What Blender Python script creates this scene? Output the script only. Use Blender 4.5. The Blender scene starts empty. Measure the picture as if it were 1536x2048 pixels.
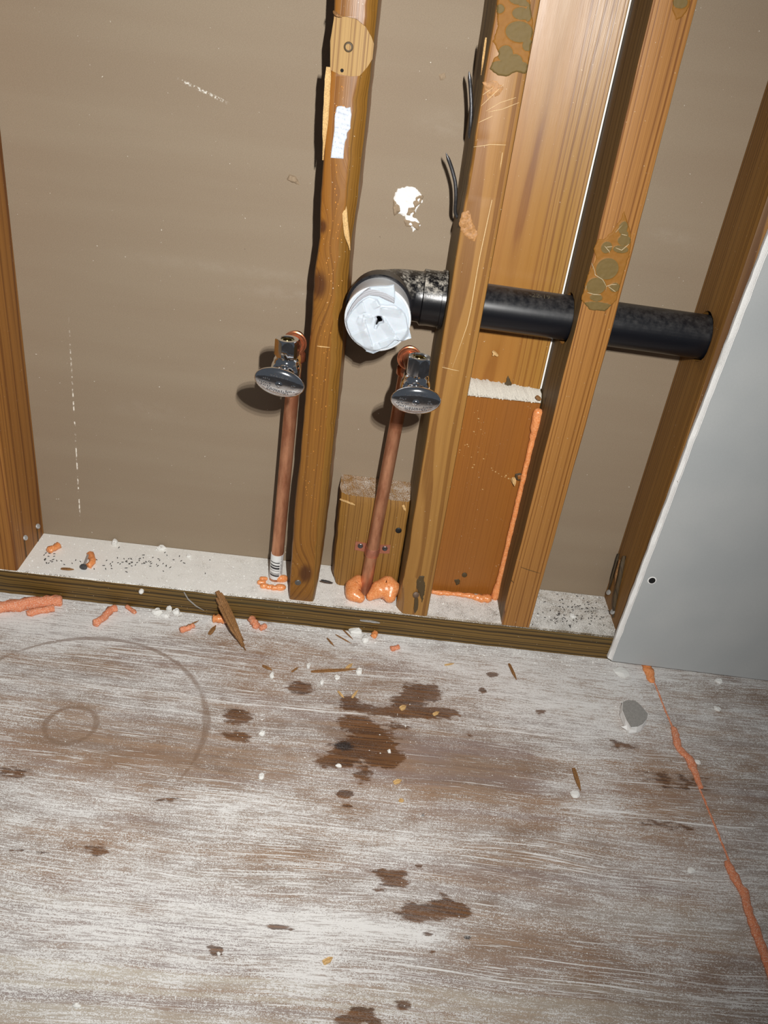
import bpy, bmesh, math, random
import numpy as np
from mathutils import Vector, Matrix, noise as mnoise
from math import pi, sin, cos, sqrt

scene = bpy.context.scene
COL = scene.collection
random.seed(7)

# ------------------------------------------------------------------ camera
CAM = np.array([.1483, -.8487, .6891])
CR = np.array([.99263, .02552, .11848])
CU = np.array([-.11481, .51092, .85193])
CF = np.array([.03880, .85926, -.51005])
FOC = 1661.7
cd = bpy.data.cameras.new('camera')
cam = bpy.data.objects.new('camera', cd)
COL.objects.link(cam)
M = Matrix(((CR[0], CU[0], -CF[0], CAM[0]), (CR[1], CU[1], -CF[1], CAM[1]), (CR[2], CU[2], -CF[2], CAM[2]), (0, 0, 0, 1)))
cam.matrix_world = M
cd.sensor_fit = 'VERTICAL'
cd.sensor_height = 24
cd.lens = FOC / 2048 * 24
cd.clip_start = .01
scene.camera = cam

# ------------------------------------------------------------------ light
w = bpy.data.worlds.new('world')
scene.world = w
w.use_nodes = True
w.node_tree.nodes['Background'].inputs[0].default_value = (.80, .88, 1.0, 1)
w.node_tree.nodes['Background'].inputs[1].default_value = .085
scene.view_settings.view_transform = 'Standard'
scene.view_settings.look = 'None'
scene.view_settings.gamma = 1
scene.view_settings.use_curve_mapping = False
scene.view_settings.exposure = 0.0
# the phone's torch: three small white LEDs held up beside the lens
LIGHT = Vector((.225, -.85, .78))
TARGET = Vector((-.05, .0, .36))
for i, (dx, dz) in enumerate(((-.002, -.015), (0, 0), (.002, .015))):
    ld = bpy.data.lights.new('torch_led', 'SPOT')
    ld.energy = 16.8
    ld.color = (1.0, .985, .955)
    ld.spot_size = math.radians(116)
    ld.spot_blend = 1.0
    ld.shadow_soft_size = .0035
    lo = bpy.data.objects.new('torch_led', ld)
    COL.objects.link(lo)
    lo.location = LIGHT + Vector((dx, 0, dz))
    lo.rotation_euler = (TARGET - lo.location).to_track_quat('-Z', 'Y').to_euler()


def at(px, py, ax, val):
    """the point of the plane coord[ax] = val that lies on the sight line of a photo pixel"""
    d = CF + (px - 768) / FOC * CR - (py - 1024) / FOC * CU
    p = CAM + d * (val - CAM[ax]) / d[ax]
    return Vector(p)


def fl(px, py, z=0.0):
    return at(px, py, 2, z)


# ------------------------------------------------------------------ colour + nodes
def lin(r, g, b):
    f = lambda c: (c / 255 / 12.92) if c / 255 <= .04045 else ((c / 255 + .055) / 1.055) ** 2.4
    return (f(r), f(g), f(b), 1)


class NT:
    def __init__(s, name):
        s.m = bpy.data.materials.new(name)
        s.m.use_nodes = True
        s.t = s.m.node_tree
        s.b = s.t.nodes['Principled BSDF']
        s.tc = s.t.nodes.new('ShaderNodeTexCoord')
        s.obj = s.tc.outputs['Object']

    def n(s, typ, **kw):
        x = s.t.nodes.new(typ)
        for k, v in kw.items():
            setattr(x, k, v)
        return x

    def put(s, sock, v):
        if isinstance(v, bpy.types.NodeSocket):
            s.t.links.new(v, sock)
        else:
            sock.default_value = v

    def math(s, op, a, b=0.0, c=None, clamp=False):
        x = s.n('ShaderNodeMath', operation=op, use_clamp=clamp)
        s.put(x.inputs[0], a)
        s.put(x.inputs[1], b)
        if c is not None:
            s.put(x.inputs[2], c)
        return x.outputs[0]

    def vm(s, op, a, b):
        x = s.n('ShaderNodeVectorMath', operation=op)
        s.put(x.inputs[0], a)
        s.put(x.inputs[1], b)
        return x.outputs['Value'] if op in ('LENGTH', 'DISTANCE', 'DOT_PRODUCT') else x.outputs[0]

    def sc(s, v, k):
        return s.vm('MULTIPLY', v, k)

    def noise(s, v, scale=1.0, detail=2.0, rough=.5, dist=0.0, off=0.0):
        if off:
            v = s.vm('ADD', v, (off, off * 1.7, off * .6))
        x = s.n('ShaderNodeTexNoise')
        s.put(x.inputs['Vector'], v)
        x.inputs['Scale'].default_value = scale
        x.inputs['Detail'].default_value = detail
        x.inputs['Roughness'].default_value = rough
        x.inputs['Distortion'].default_value = dist
        return x.outputs['Fac']

    def step(s, v, a, b, lo=0.0, hi=1.0, smooth=True):
        x = s.n('ShaderNodeMapRange', interpolation_type='SMOOTHSTEP' if smooth else 'LINEAR')
        s.put(x.inputs[0], v)
        s.put(x.inputs[1], a)
        s.put(x.inputs[2], b)
        s.put(x.inputs[3], lo)
        s.put(x.inputs[4], hi)
        return x.outputs[0]

    def mix(s, f, a, b, mode='MIX'):
        x = s.n('ShaderNodeMix', data_type='RGBA', blend_type=mode, clamp_factor=True)
        s.put(x.inputs[0], f)
        s.put(x.inputs[6], a)
        s.put(x.inputs[7], b)
        return x.outputs[2]

    def sep(s, v):
        x = s.n('ShaderNodeSeparateXYZ')
        s.put(x.inputs[0], v)
        return x.outputs

    def comb(s, a, b, c):
        x = s.n('ShaderNodeCombineXYZ')
        for i, v in enumerate((a, b, c)):
            s.put(x.inputs[i], v)
        return x.outputs[0]

    def attr(s, name):
        return s.n('ShaderNodeAttribute', attribute_name=name).outputs['Fac']

    def nz(s):
        return s.sep(s.n('ShaderNodeNewGeometry').outputs['True Normal'])[2]

    def bump(s, h, strength=.3, dist=.001):
        x = s.n('ShaderNodeBump')
        x.inputs['Strength'].default_value = strength
        x.inputs['Distance'].default_value = dist
        s.put(x.inputs['Height'], h)
        s.put(s.b.inputs['Normal'], x.outputs[0])

    def out(s, col=None, rough=None, metal=None, spec=None):
        for k, v in (('Base Color', col), ('Roughness', rough), ('Metallic', metal), ('Specular IOR Level', spec)):
            if v is not None:
                s.put(s.b.inputs[k], v)
        return s.m


def plain(name, col, rough=.5, metal=0.0, bump=0.0, bscale=900, var=.12, spec=.5):
    t = NT(name)
    nn = t.noise(t.obj, bscale, 4, .6)
    c = t.mix(t.step(nn, .3, .7, 0, 1), tuple(x * (1 - var) for x in col[:3]) + (1,), tuple(min(1, x * (1 + var)) for x in col[:3]) + (1,))
    if bump:
        t.bump(nn, bump, .001)
    return t.out(c, rough, metal, spec)


def wood(name, light, dark, seed, axis=2, pith=(.02, .12), ring=.0045, wob=.010, rough=.42, dust=0.0, grain=1.0, knots=(), grime=None, tone=None, ringw=3.0):
    """sawn softwood: growth rings about a pith line that runs along `axis`, plus fibres, knots and dust"""
    KW = (.69, .67, .50, 1)
    if light[0] < .75:
        light, dark = [tuple(u * v for u, v in zip(q, KW)) for q in (light, dark)]
        tone = tuple(u * v for u, v in zip(tone, KW)) if tone else None
    t = NT(name)
    P = t.vm('ADD', t.obj, (seed * .37, seed * .53, seed * .71))
    x, y, z = t.sep(t.obj)[:]
    a = (x, y, z)
    i, j = [k for k in range(3) if k != axis]
    ls = [1.0, 1.0, 1.0]
    ls[axis] = .10
    st = t.sc(P, tuple(ls))
    n1 = t.noise(st, 16, 2, .5)
    n2 = t.noise(st, 70, 2, .5)
    r = t.math('SQRT', t.math('ADD', t.math('POWER', t.math('SUBTRACT', a[i], pith[0]), 2.0), t.math('POWER', t.math('SUBTRACT', a[j], pith[1]), 2.0)))
    r = t.math('ADD', r, t.math('MULTIPLY', t.math('SUBTRACT', n1, .5), wob * 2))
    r = t.math('ADD', r, t.math('MULTIPLY', t.math('SUBTRACT', n2, .5), wob * .25))
    kd = None
    for (kx, ky, kz, kr) in knots:
        d = t.vm('SUBTRACT', t.obj, (kx, ky, kz))
        sq = [1.0, 1.0, 1.0]
        sq[axis] = .6
        d = t.vm('LENGTH', t.sc(d, tuple(sq)), (0, 0, 0))
        g = t.math('POWER', 2.718, t.math('MULTIPLY', t.math('POWER', t.math('DIVIDE', d, kr * 1.6), 2.0), -1.0))
        r = t.math('ADD', r, t.math('MULTIPLY', g, kr * 1.1))
        core = t.step(d, kr * .35, kr * .95, 1, 0)
        kd = core if kd is None else t.math('MAXIMUM', kd, core)
    s = t.math('MULTIPLY_ADD', t.math('SINE', t.math('MULTIPLY', r, 2 * pi / ring)), .5, .5)
    s = t.math('POWER', s, ringw)
    ln = t.n('ShaderNodeTexNoise', noise_dimensions='1D')
    ln.inputs['Scale'].default_value = 1.0
    ln.inputs['Detail'].default_value = 2.0
    t.put(ln.inputs['W'], t.math('MULTIPLY', r, 1.25 / ring))
    s1 = t.step(ln.outputs['Fac'], .53, .61)
    s = t.math('ADD', t.math('MULTIPLY', s, .30), t.math('MULTIPLY', s1, .85))
    fs = [1.0, 1.0, 1.0]
    fs[axis] = .018
    fib = t.noise(t.sc(P, tuple(fs)), 1500, 2, .6)
    big = t.noise(st, 30, 3, .55, off=3.1)
    fac = t.math('MULTIPLY', s, .80 * grain)
    fac = t.math('ADD', fac, t.math('MULTIPLY', t.math('SUBTRACT', fib, .5), .55))
    fac = t.math('ADD', fac, t.math('MULTIPLY', t.math('SUBTRACT', big, .45), .7), clamp=True)
    c = t.mix(fac, light, dark)
    if tone:
        c = t.mix(t.step(t.noise(st, 11, 2, .5, off=9.3), .42, .68, 0, .8), c, tone)
    if kd is not None:
        c = t.mix(t.math('MULTIPLY', kd, .8), c, lin(62, 30, 14))
    if grime:
        c = t.mix(t.step(t.noise(st, 26, 3, .6, off=5.7), .5, .72, 0, .75), c, grime)
    h = t.math('ADD', t.math('MULTIPLY', fib, .5), t.math('MULTIPLY', s, -.3))
    rg = t.math('MULTIPLY_ADD', big, .3, rough - .12)
    if dust:
        sp = t.noise(P, 1300, 3, .75)
        blot = t.noise(P, 60, 3, .6)
        m = t.math('ADD', t.math('MULTIPLY', t.nz(), dust), t.math('MULTIPLY', t.math('SUBTRACT', t.math('MULTIPLY_ADD', blot, .35, t.math('MULTIPLY', sp, 1.25)), .80), 1.7))
        if axis == 0:
            m = t.math('ADD', m, t.math('MULTIPLY', t.math('ADD', x, .15), -.42))
        m = t.math('MULTIPLY', t.step(m, .3, .72), t.step(t.nz(), .3, .6))
        c = t.mix(m, c, lin(240, 238, 232))
        rg = t.math('ADD', rg, t.math('MULTIPLY', m, .5), clamp=True)
        h = t.math('ADD', h, t.math('MULTIPLY', t.math('MULTIPLY', m, sp), 1.5))
    # a scatter of pale dust specks everywhere
    sp2 = t.noise(P, 520, 2, .5, off=2.2)
    c = t.mix(t.step(sp2, .735, .78, 0, .7), c, lin(225, 210, 185))
    t.bump(h, .25, .0006)
    return t.out(c, rg, 0.0, .45)


# ------------------------------------------------------------------ mesh helper
WORLD = {}


class MB:
    def __init__(s):
        s.v = []
        s.f = []
        s.mi = []

    def add(s, vs, fs, mi=0):
        o = len(s.v)
        s.v += [Vector(v) for v in vs]
        s.f += [tuple(i + o for i in f) for f in fs]
        s.mi += [mi] * len(fs)
        return s

    def loft(s, secs, caps=True, closed=True, mi=0):
        n = len(secs[0])
        vs = [p for q in secs for p in q]
        fs = []
        for k in range(len(secs) - 1):
            for i in range(n if closed else n - 1):
                j = (i + 1) % n
                fs.append((k * n + i, k * n + j, (k + 1) * n + j, (k + 1) * n + i))
        if caps:
            fs.append(tuple(reversed(range(n))))
            fs.append(tuple(range((len(secs) - 1) * n, len(secs) * n)))
        return s.add(vs, fs, mi)

    def tube(s, path, rad, n=16, caps=True, wob=0.0, wf=200.0, seed=0, round_ends=False, squash=None, mi=0):
        path = [Vector(p) for p in path]
        if not hasattr(rad, '__len__'):
            rad = [rad] * len(path)
        secs = []
        up = None
        for k, p in enumerate(path):
            a = path[max(k - 1, 0)]
            b = path[min(k + 1, len(path) - 1)]
            t = (b - a).normalized()
            if up is None:
                up = Vector((0, 0, 1)) if abs(t.z) < .9 else Vector((0, 1, 0))
            side = t.cross(up).normalized()
            up = side.cross(t).normalized()
            sec = []
            for i in range(n):
                an = 2 * pi * i / n
                d = side * cos(an) + up * sin(an) * (squash if squash else 1)
                q = p + d * rad[k]
                if wob:
                    q = p + d * rad[k] * (1 + wob * mnoise.noise(q * wf + Vector((seed, 0, 0))))
                sec.append(q)
            secs.append(sec)
        return s.loft(secs, caps, mi=mi)

    def lathe(s, prof, org, axis, n=32, mi=0, caps=True, oval=None):
        """prof = [(t along axis, radius)]"""
        org = Vector(org)
        ax = Vector(axis).normalized()
        e1 = ax.orthogonal().normalized() if oval is None else Vector(oval[0]).normalized()
        e2 = ax.cross(e1)
        k2 = 1.0 if oval is None else oval[1]
        secs = [[org + ax * t + (e1 * cos(2 * pi * i / n) + e2 * sin(2 * pi * i / n) * k2) * r for i in range(n)] for t, r in prof]
        return s.loft(secs, caps, mi=mi)

    def box(s, a, b, mi=0):
        x0, y0, z0 = a
        x1, y1, z1 = b
        vs = [(x0, y0, z0), (x1, y0, z0), (x1, y1, z0), (x0, y1, z0), (x0, y0, z1), (x1, y0, z1), (x1, y1, z1), (x0, y1, z1)]
        return s.add(vs, [(0, 3, 2, 1), (4, 5, 6, 7), (0, 1, 5, 4), (1, 2, 6, 5), (2, 3, 7, 6), (3, 0, 4, 7)], mi)

    def build(s, name, mat, parent=None, loc=None, smooth=False, angle=None):
        off = WORLD[parent.name] if parent else Vector(loc or (0, 0, 0))
        me = bpy.data.meshes.new(name)
        me.from_pydata([tuple(v - off) for v in s.v], [], s.f)
        for mm in (mat if isinstance(mat, (list, tuple)) else [mat]):
            me.materials.append(mm)
        me.polygons.foreach_set('material_index', s.mi)
        bm = bmesh.new()
        bm.from_mesh(me)
        bmesh.ops.recalc_face_normals(bm, faces=bm.faces)
        if smooth:
            for fc in bm.faces:
                fc.smooth = True
            for e in bm.edges:
                if len(e.link_faces) == 2 and e.calc_face_angle(0) > (angle or .7):
                    e.smooth = False
        bm.to_mesh(me)
        bm.free()
        o = bpy.data.objects.new(name, me)
        COL.objects.link(o)
        if parent:
            o.parent = parent
        else:
            o.location = off
        WORLD[o.name] = off
        return o


def tag(o, label=None, cat=None, group=None, kind=None):
    for k, v in (('label', label), ('category', cat), ('group', group), ('kind', kind)):
        if v:
            o[k] = v
    return o


def thing(name, label, cat, loc, group=None):
    o = bpy.data.objects.new(name, None)
    o.empty_display_size = .02
    COL.objects.link(o)
    o.location = loc
    WORLD[o.name] = Vector(loc)
    return tag(o, label, cat, group)


def cut(o, cutters):
    """subtract cutter meshes from o, then drop the cutters"""
    for c in cutters:
        md = o.modifiers.new('hole', 'BOOLEAN')
        md.operation = 'DIFFERENCE'
        md.solver = 'EXACT'
        md.object = c
    bpy.context.view_layer.update()
    dg = bpy.context.evaluated_depsgraph_get()
    me = bpy.data.meshes.new_from_object(o.evaluated_get(dg))
    o.modifiers.clear()
    old = o.data
    o.data = me
    for c in cutters:
        cm = c.data
        bpy.data.objects.remove(c)
        bpy.data.meshes.remove(cm)
    bpy.data.meshes.remove(old)


def nz3(p, f, seed=0.0):
    return mnoise.noise(Vector(p) * f + Vector((seed, seed * 1.3, seed * .7)))


def fbm(p, f, seed=0.0, o=3):
    return sum(nz3(p, f * 2 ** k, seed + k * 7) / 2 ** k for k in range(o))


def inpoly(x, y, poly):
    c = False
    n = len(poly)
    for i in range(n):
        x1, y1 = poly[i]
        x2, y2 = poly[(i + 1) % n]
        if (y1 > y) != (y2 > y) and x < (x2 - x1) * (y - y1) / (y2 - y1) + x1:
            c = not c
    return c


def pnear(x, y, poly):
    best = (1e9, 0, 0)
    n = len(poly)
    for i in range(n):
        x1, y1 = poly[i]
        x2, y2 = poly[(i + 1) % n]
        dx, dy = x2 - x1, y2 - y1
        t = max(0, min(1, ((x - x1) * dx + (y - y1) * dy) / (dx * dx + dy * dy + 1e-15)))
        d = math.hypot(x - x1 - t * dx, y - y1 - t * dy)
        if d < best[0]:
            best = (d, x1 + t * dx, y1 + t * dy)
    return best


def smooth(t):
    t = max(0.0, min(1.0, t))
    return t * t * (3 - 2 * t)


def patch(name, mat, outline, y, height, edge=.002, res=.0012, parent=None, loc=None, hole=None, attr=None, jag=0.0, sm=True, sharp=3.0):
    """a relief of outline (x, z) standing proud of the plane at depth y, toward the viewer (-y)"""
    xs = [p[0] for p in outline]
    zs = [p[1] for p in outline]
    x0, x1, z0, z1 = min(xs) - res, max(xs) + res, min(zs) - res, max(zs) + res
    nx, nz = int((x1 - x0) / res) + 2, int((z1 - z0) / res) + 2
    idx = {}
    mb = MB()
    at_vals = []
    keep = {}
    for j in range(nz):
        for i in range(nx):
            px, pz = x0 + i * res, z0 + j * res
            d, qx, qz = pnear(px, pz, outline)
            if not inpoly(px, pz, outline):
                d = -d
            if hole:
                dh, hx, hz = pnear(px, pz, hole)
                if inpoly(px, pz, hole):
                    dh = -dh
                if dh < d:
                    d, qx, qz = dh, hx, hz
            d += jag * nz3((px, 0, pz), 300, 5)
            keep[i, j] = (px, pz, d, qx, qz)

    def vid(i, j):
        if (i, j) not in idx:
            px, pz, d, qx, qz = keep[i, j]
            if d <= 0:                                  # pull the rim onto the outline
                L_ = math.hypot(qx - px, qz - pz) + 1e-9
                px, pz = px + (qx - px) / L_ * -d, pz + (qz - pz) / L_ * -d
            hh = height(px, pz) * smooth(d / edge) if d > 0 else -.0003
            idx[i, j] = len(mb.v)
            mb.v.append(Vector((px, y - hh, pz)))
            at_vals.append(attr(px, pz) if attr else 0.0)
        return idx[i, j]
    for j in range(nz - 1):
        for i in range(nx - 1):
            q = [(i, j), (i + 1, j), (i + 1, j + 1), (i, j + 1)]
            if max(keep[c][2] for c in q) <= 0:
                continue
            mb.f.append(tuple(vid(*c) for c in q))
            mb.mi.append(0)
    o = mb.build(name, mat, parent, loc, smooth=sm, angle=sharp)
    if attr:
        a = o.data.attributes.new('mask', 'FLOAT', 'POINT')
        a.data.foreach_set('value', at_vals)
    return o


def pxs(pts, y):
    """photo pixels -> (x, z) pairs on the plane at depth y"""
    return [(p.x, p.z) for p in (at(a, b, 1, y) for a, b in pts)]


# ------------------------------------------------------------------ materials
CHROME = plain('chrome', (.80, .81, .83, 1), .07, 1.0, 0, 300, .03)
COPPER = NT('copper')
_n = COPPER.noise(COPPER.sc(COPPER.obj, (1, 1, .25)), 90, 4, .6)
_s = COPPER.noise(COPPER.obj, 420, 3, .6, off=2)
_c = COPPER.mix(COPPER.step(_n, .35, .7), lin(210, 152, 116), lin(164, 106, 76))
_c = COPPER.mix(COPPER.step(_s, .64, .74, 0, .5), _c, lin(228, 180, 155))
COPPER = COPPER.out(_c, COPPER.math('MULTIPLY_ADD', _n, .25, .26), .66)
COPPER_BRIGHT = plain('bright_copper', lin(214, 136, 98), .26, .85, .05, 300, .2)
STRAP = plain('strap_copper', lin(205, 138, 112), .42, .8, .1, 600, .1)
STEEL = plain('dull_steel', lin(120, 118, 115), .42, .8, .1, 700, .2)
NAILGREY = plain('grey_nail', lin(98, 98, 100), .36, .85, .1, 500, .2)
GALV = plain('galvanised', lin(186, 186, 184), .45, .5, .2, 600, .2)
BLACKSCREW = plain('black_screw', lin(28, 28, 28), .5, .2, .1)
BRASS = plain('brass', lin(190, 165, 80), .25, 1.0, 0)
BLACKHOLE = plain('black_inside', lin(12, 11, 10), .9, 0, 0)
GYPSUM = plain('gypsum', lin(244, 243, 240), .9, 0, .6, 1400, .06)
CRUMB = plain('plaster_crumb', lin(236, 235, 230), .9, 0, .5, 1800, .05)
PAPERGREY = plain('grey_paper', lin(150, 147, 142), .85, 0, .2, 500, .12)
BROWNPAPER = plain('brown_paper_flap', lin(150, 130, 106), .85, 0, .2, 700, .1)
WHITEPVC = plain('white_plastic', lin(204, 207, 210), .32, 0, 0, 200, .02)
SPECK = plain('dark_speck', lin(66, 60, 56), .8, 0, 0)

t = NT('orange_foam')
_n = t.noise(t.obj, 480, 4, .65)
_v = t.n('ShaderNodeTexVoronoi')
_v.inputs['Scale'].default_value = 700
t.put(_v.inputs['Vector'], t.obj)
_c = t.mix(t.step(_n, .35, .7), lin(222, 134, 74), lin(240, 168, 112))
_c = t.mix(t.step(t.noise(t.obj, 1300, 2, .5, off=4), .66, .74, 0, .8), _c, lin(245, 215, 195))
t.bump(t.math('ADD', _n, t.math('MULTIPLY', _v.outputs[0], .6)), .22, .0009)
t.b.inputs['Subsurface Weight'].default_value = .12
t.b.inputs['Subsurface Radius'].default_value = (.004, .002, .001)
FOAM = t.out(_c, .24, 0, .5)
t = NT('dusty_orange_foam')
_n = t.noise(t.obj, 520, 4, .65)
_c = t.mix(t.step(_n, .35, .7), lin(214, 124, 84), lin(234, 158, 118))
_c = t.mix(t.step(t.noise(t.obj, 900, 3, .6, off=4), .52, .66, 0, .85), _c, lin(238, 205, 185))
t.bump(_n, .7, .0015)
FOAMDRY = t.out(_c, .75, 0, .3)

t = NT('black_drain_plastic')
_d = t.noise(t.obj, 160, 5, .65)
_f = t.noise(t.obj, 1800, 2, .5)
_nzv = t.nz()
_m = t.math('MULTIPLY', t.step(_d, .25, .85, 0, .32), t.step(_nzv, .0, .9))
_c = t.mix(t.math('ADD', _m, t.step(_f, .68, .78, 0, .25)), lin(15, 16, 21), lin(112, 108, 104))
ABS = t.out(_c, t.math('MULTIPLY_ADD', _m, .5, .32), 0, .45)
t = NT('stained_black_elbow')
_d = t.noise(t.obj, 70, 5, .7)
_e = t.noise(t.obj, 260, 4, .7, off=3)
_x = t.sep(t.obj)[0]
_m = t.step(t.math('ADD', t.math('MULTIPLY', _d, .55), t.math('MULTIPLY', _e, .5)), .47, .68)
_m = t.math('MULTIPLY', _m, t.step(t.nz(), .1, .8, .0, .8))
_c = t.mix(_m, lin(20, 20, 22), lin(212, 204, 190))
t.bump(_m, .3, .0008)
ABSELBOW = t.out(_c, t.math('MULTIPLY_ADD', _m, .5, .25), 0, .5)

t = NT('kraft_wallboard_paper')
_x, _y, _z = t.sep(t.obj)[:]
_b1 = t.noise(t.sc(t.obj, (.5, 1, 5)), 4, 3, .55)
_b2 = t.noise(t.sc(t.obj, (1, 1, 14)), 14, 2, .5, off=6)
_fi = t.noise(t.sc(t.obj, (1, 1, 2.2)), 900, 3, .65)
_sp = t.noise(t.obj, 300, 2, .5, off=3)
_c = t.mix(t.step(_b1, .35, .68), lin(146, 129, 108), lin(150, 134, 113))
_c = t.mix(t.step(_b2, .5, .75, 0, .10), _c, lin(150, 136, 116))
_c = t.mix(t.step(_fi, .25, .75, .32, 0), _c, lin(98, 82, 64))
_c = t.mix(t.step(_fi, .62, .82, 0, .3), _c, lin(176, 162, 142))
_c = t.mix(t.step(_sp, .765, .80, 0, .85), _c, lin(226, 220, 208))
_c = t.mix(t.step(t.noise(t.obj, 230, 2, .5, off=8), .79, .82, 0, .6), _c, lin(80, 66, 54))
# snapped chalk line, scuffs and rubbed pale bands on the paper
_lx = t.math('ABSOLUTE', t.math('SUBTRACT', _x, t.math('MULTIPLY_ADD', _z, .0195, -.2115)))
_l = t.math('MULTIPLY', t.step(_lx, .0004, .0011, 1, 0), t.step(t.noise(t.obj, 160, 3, .6, off=1), .5, .62))
_l = t.math('MULTIPLY', _l, t.math('MULTIPLY', t.step(_z, .06, .08), t.step(_z, .27, .36, 1, 0)))
_c = t.mix(_l, _c, lin(235, 228, 215))
_sx = t.math('ADD', _z, t.math('MULTIPLY', _x, .317))
_sc2 = t.math('MULTIPLY', t.step(t.math('ABSOLUTE', t.math('SUBTRACT', _sx, .5853)), .0003, .0022, 1, 0), t.step(t.math('ABSOLUTE', t.math('ADD', _x, .050)), .016, .028, 1, 0))
_sc2 = t.math('MULTIPLY', _sc2, t.step(t.noise(t.obj, 420, 3, .6, off=7), .47, .62))
_c = t.mix(_sc2, _c, lin(226, 222, 212))
for (_a, _bb, _w, _h, _k) in ((.05, .405, .11, .012, .30), (.0, .425, .2, .010, .22), (.12, .36, .05, .014, .3), (.46, .52, .04, .012, .3), (.2, .60, .05, .02, .25), (-.12, .24, .06, .02, .2)):
    _g = t.math('MULTIPLY', t.step(t.math('ABSOLUTE', t.math('SUBTRACT', _x, _a)), 0, _w, 1, 0), t.step(t.math('ABSOLUTE', t.math('SUBTRACT', _z, _bb)), 0, _h, 1, 0))
    _g = t.math('MULTIPLY', _g, t.step(t.noise(t.sc(t.obj, (1, 1, 1.5)), 60, 4, .7, off=2), .25, .75))
    _c = t.mix(t.math('MULTIPLY', _g, _k * .5), _c, lin(190, 180, 166))
t.bump(_fi, .12, .0004)
KRAFT = t.out(_c, .72, 0, .35)

t = NT('grey_white_face_paper')
_f = t.noise(t.sc(t.obj, (1, 1, 1)), 1100, 3, .6)
_b = t.noise(t.obj, 9, 2, .5)
_c = t.mix(t.step(_b, .35, .65), lin(172, 175, 175), lin(180, 182, 181))
_c = t.mix(t.step(_f, .3, .7, .14, 0), _c, lin(150, 152, 152))
t.bump(_f, .08, .0004)
FACEPAPER = t.out(_c, .62, 0, .35)

# wood species of the frame
HONEY, HONEYD = lin(196, 140, 78), lin(146, 88, 38)
W_LEFT = wood('wood_left', lin(176, 120, 62), lin(118, 68, 28), 1, 2, (-.262, .16), .0042, .006, .45)
W_NOTCH = wood('wood_notched', lin(162, 110, 50), lin(98, 56, 20), 2, 2, (.06, .02), .0028, .005, .34, grain=.6,
               knots=((-.012, -.043, .407, .013), (-.0125, -.044, .465, .006), (.0165, -.040, .497, .012), (.0, -.044, .045, .012)), grime=lin(92, 56, 24), tone=lin(176, 108, 36))
W_SIDE = wood('grey_brown_side', lin(138, 112, 76), lin(84, 62, 36), 22, 2, (.05, .02), .0035, .007, .55, dust=.12)  # darker, greyer brown for the left faces of the middle and right studs
W_WANE = wood('waney_side', lin(158, 112, 52), lin(92, 60, 24), 21, 2, (.04, .03), .003, .012, .38, grime=lin(98, 84, 56), grain=.6)
W_MID = wood('wood_mid', lin(184, 136, 80), lin(132, 86, 42), 3, 2, (-.012, .02), .0032, .004, .42, tone=lin(182, 118, 58))
W_RIGHT = wood('wood_right', lin(190, 134, 78), lin(138, 86, 40), 4, 2, (.12, .02), .0030, .005, .46)
W_FAR = wood('wood_far', lin(160, 114, 60), lin(102, 64, 26), 5, 2, (-.05, .15), .0034, .006, .5)
W_BOARD = wood('wood_board', lin(186, 138, 74), lin(124, 74, 32), 6, 2, (-.012, .05), .0030, .006, .36, tone=lin(196, 132, 70))
W_LOWER = wood('wood_lower', lin(176, 112, 52), lin(134, 78, 30), 8, 2, (.2, .05), .0022, .004, .42, grain=.4)
W_BLOCK = wood('wood_block', lin(176, 130, 72), lin(112, 72, 32), 9, 2, (.13, .045), .0023, .004, .45, grain=.8, dust=.35)
W_PLATE = wood('wood_plate', lin(134, 104, 58), lin(50, 37, 18), 10, 0, (-.02, -.075), .0038, .006, .5, grain=1.15, dust=.85, grime=lin(86, 78, 50),
               knots=((-.195, -.072, .03, .007), (-.2, -.07, .01, .005)))
W_PALE = wood('fresh_cut_wood', lin(198, 158, 104), lin(140, 96, 50), 11, 2, (.2, 0), .0030, .002, .6)
W_CHIP = plain('splinter_wood', lin(138, 98, 56), .7, 0, .6, 700, .35)
W_CHIPPALE = plain('pale_chip_wood', lin(204, 166, 110), .65, 0, .5, 800, .2)
W_DARK = wood('weathered_dark_wood', lin(92, 74, 52), lin(48, 38, 28), 14, 2, (0, .03), .004, .008, .6)
RUST = plain('rusty_nail', lin(104, 84, 68), .55, .4, .3, 700, .2)
W_DUSTY = plain('dusty_end_grain', lin(214, 208, 196), .9, 0, .6, 900, .12)

t = NT('adhesive_patch')
_k = t.attr('mask')
_n = t.noise(t.obj, 260, 3, .6)
_c = t.mix(_n, lin(128, 84, 30), lin(148, 102, 44))
_c = t.mix(t.step(_k, .3, .6), _c, t.mix(_n, lin(114, 94, 54), lin(104, 86, 50)))
t.bump(t.noise(t.obj, 500, 3, .6), .15, .0005)
GLUE = t.out(_c, .6, 0, .2)

# ------------------------------------------------------------------ floor: two plywood sheets
t = NT('dusty_plywood')
P = t.obj
X, Y, _ = t.sep(P)[:]
dust, wet, ring, cream, blk = (t.attr(k) for k in ('dust', 'wet', 'ring', 'cream', 'blackness'))
wv = t.math('MULTIPLY', t.math('SUBTRACT', t.noise(t.sc(P, (3, 8, 1)), 1, 2, .5, off=2), .5), .035)
Yw = t.math('ADD', Y, wv)
Q = t.comb(X, Yw, 0.0)
l1 = t.noise(t.sc(Q, (14, 480, 1)), 1, 3, .62)                    # open grain
l2 = t.noise(t.sc(Q, (70, 900, 1)), 1, 3, .65, off=4)
l3 = t.noise(t.sc(Q, (2.0, 48, 1)), 1, 3, .55, off=7)             # growth bands
sp = t.noise(P, 1100, 3, .7)
sp1 = t.noise(t.sc(P, (1, 1.8, 1)), 760, 4, .78, off=13)          # dust stipple
sp2 = t.noise(t.sc(P, (1, 1.7, 1)), 330, 4, .7, off=3)
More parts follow.
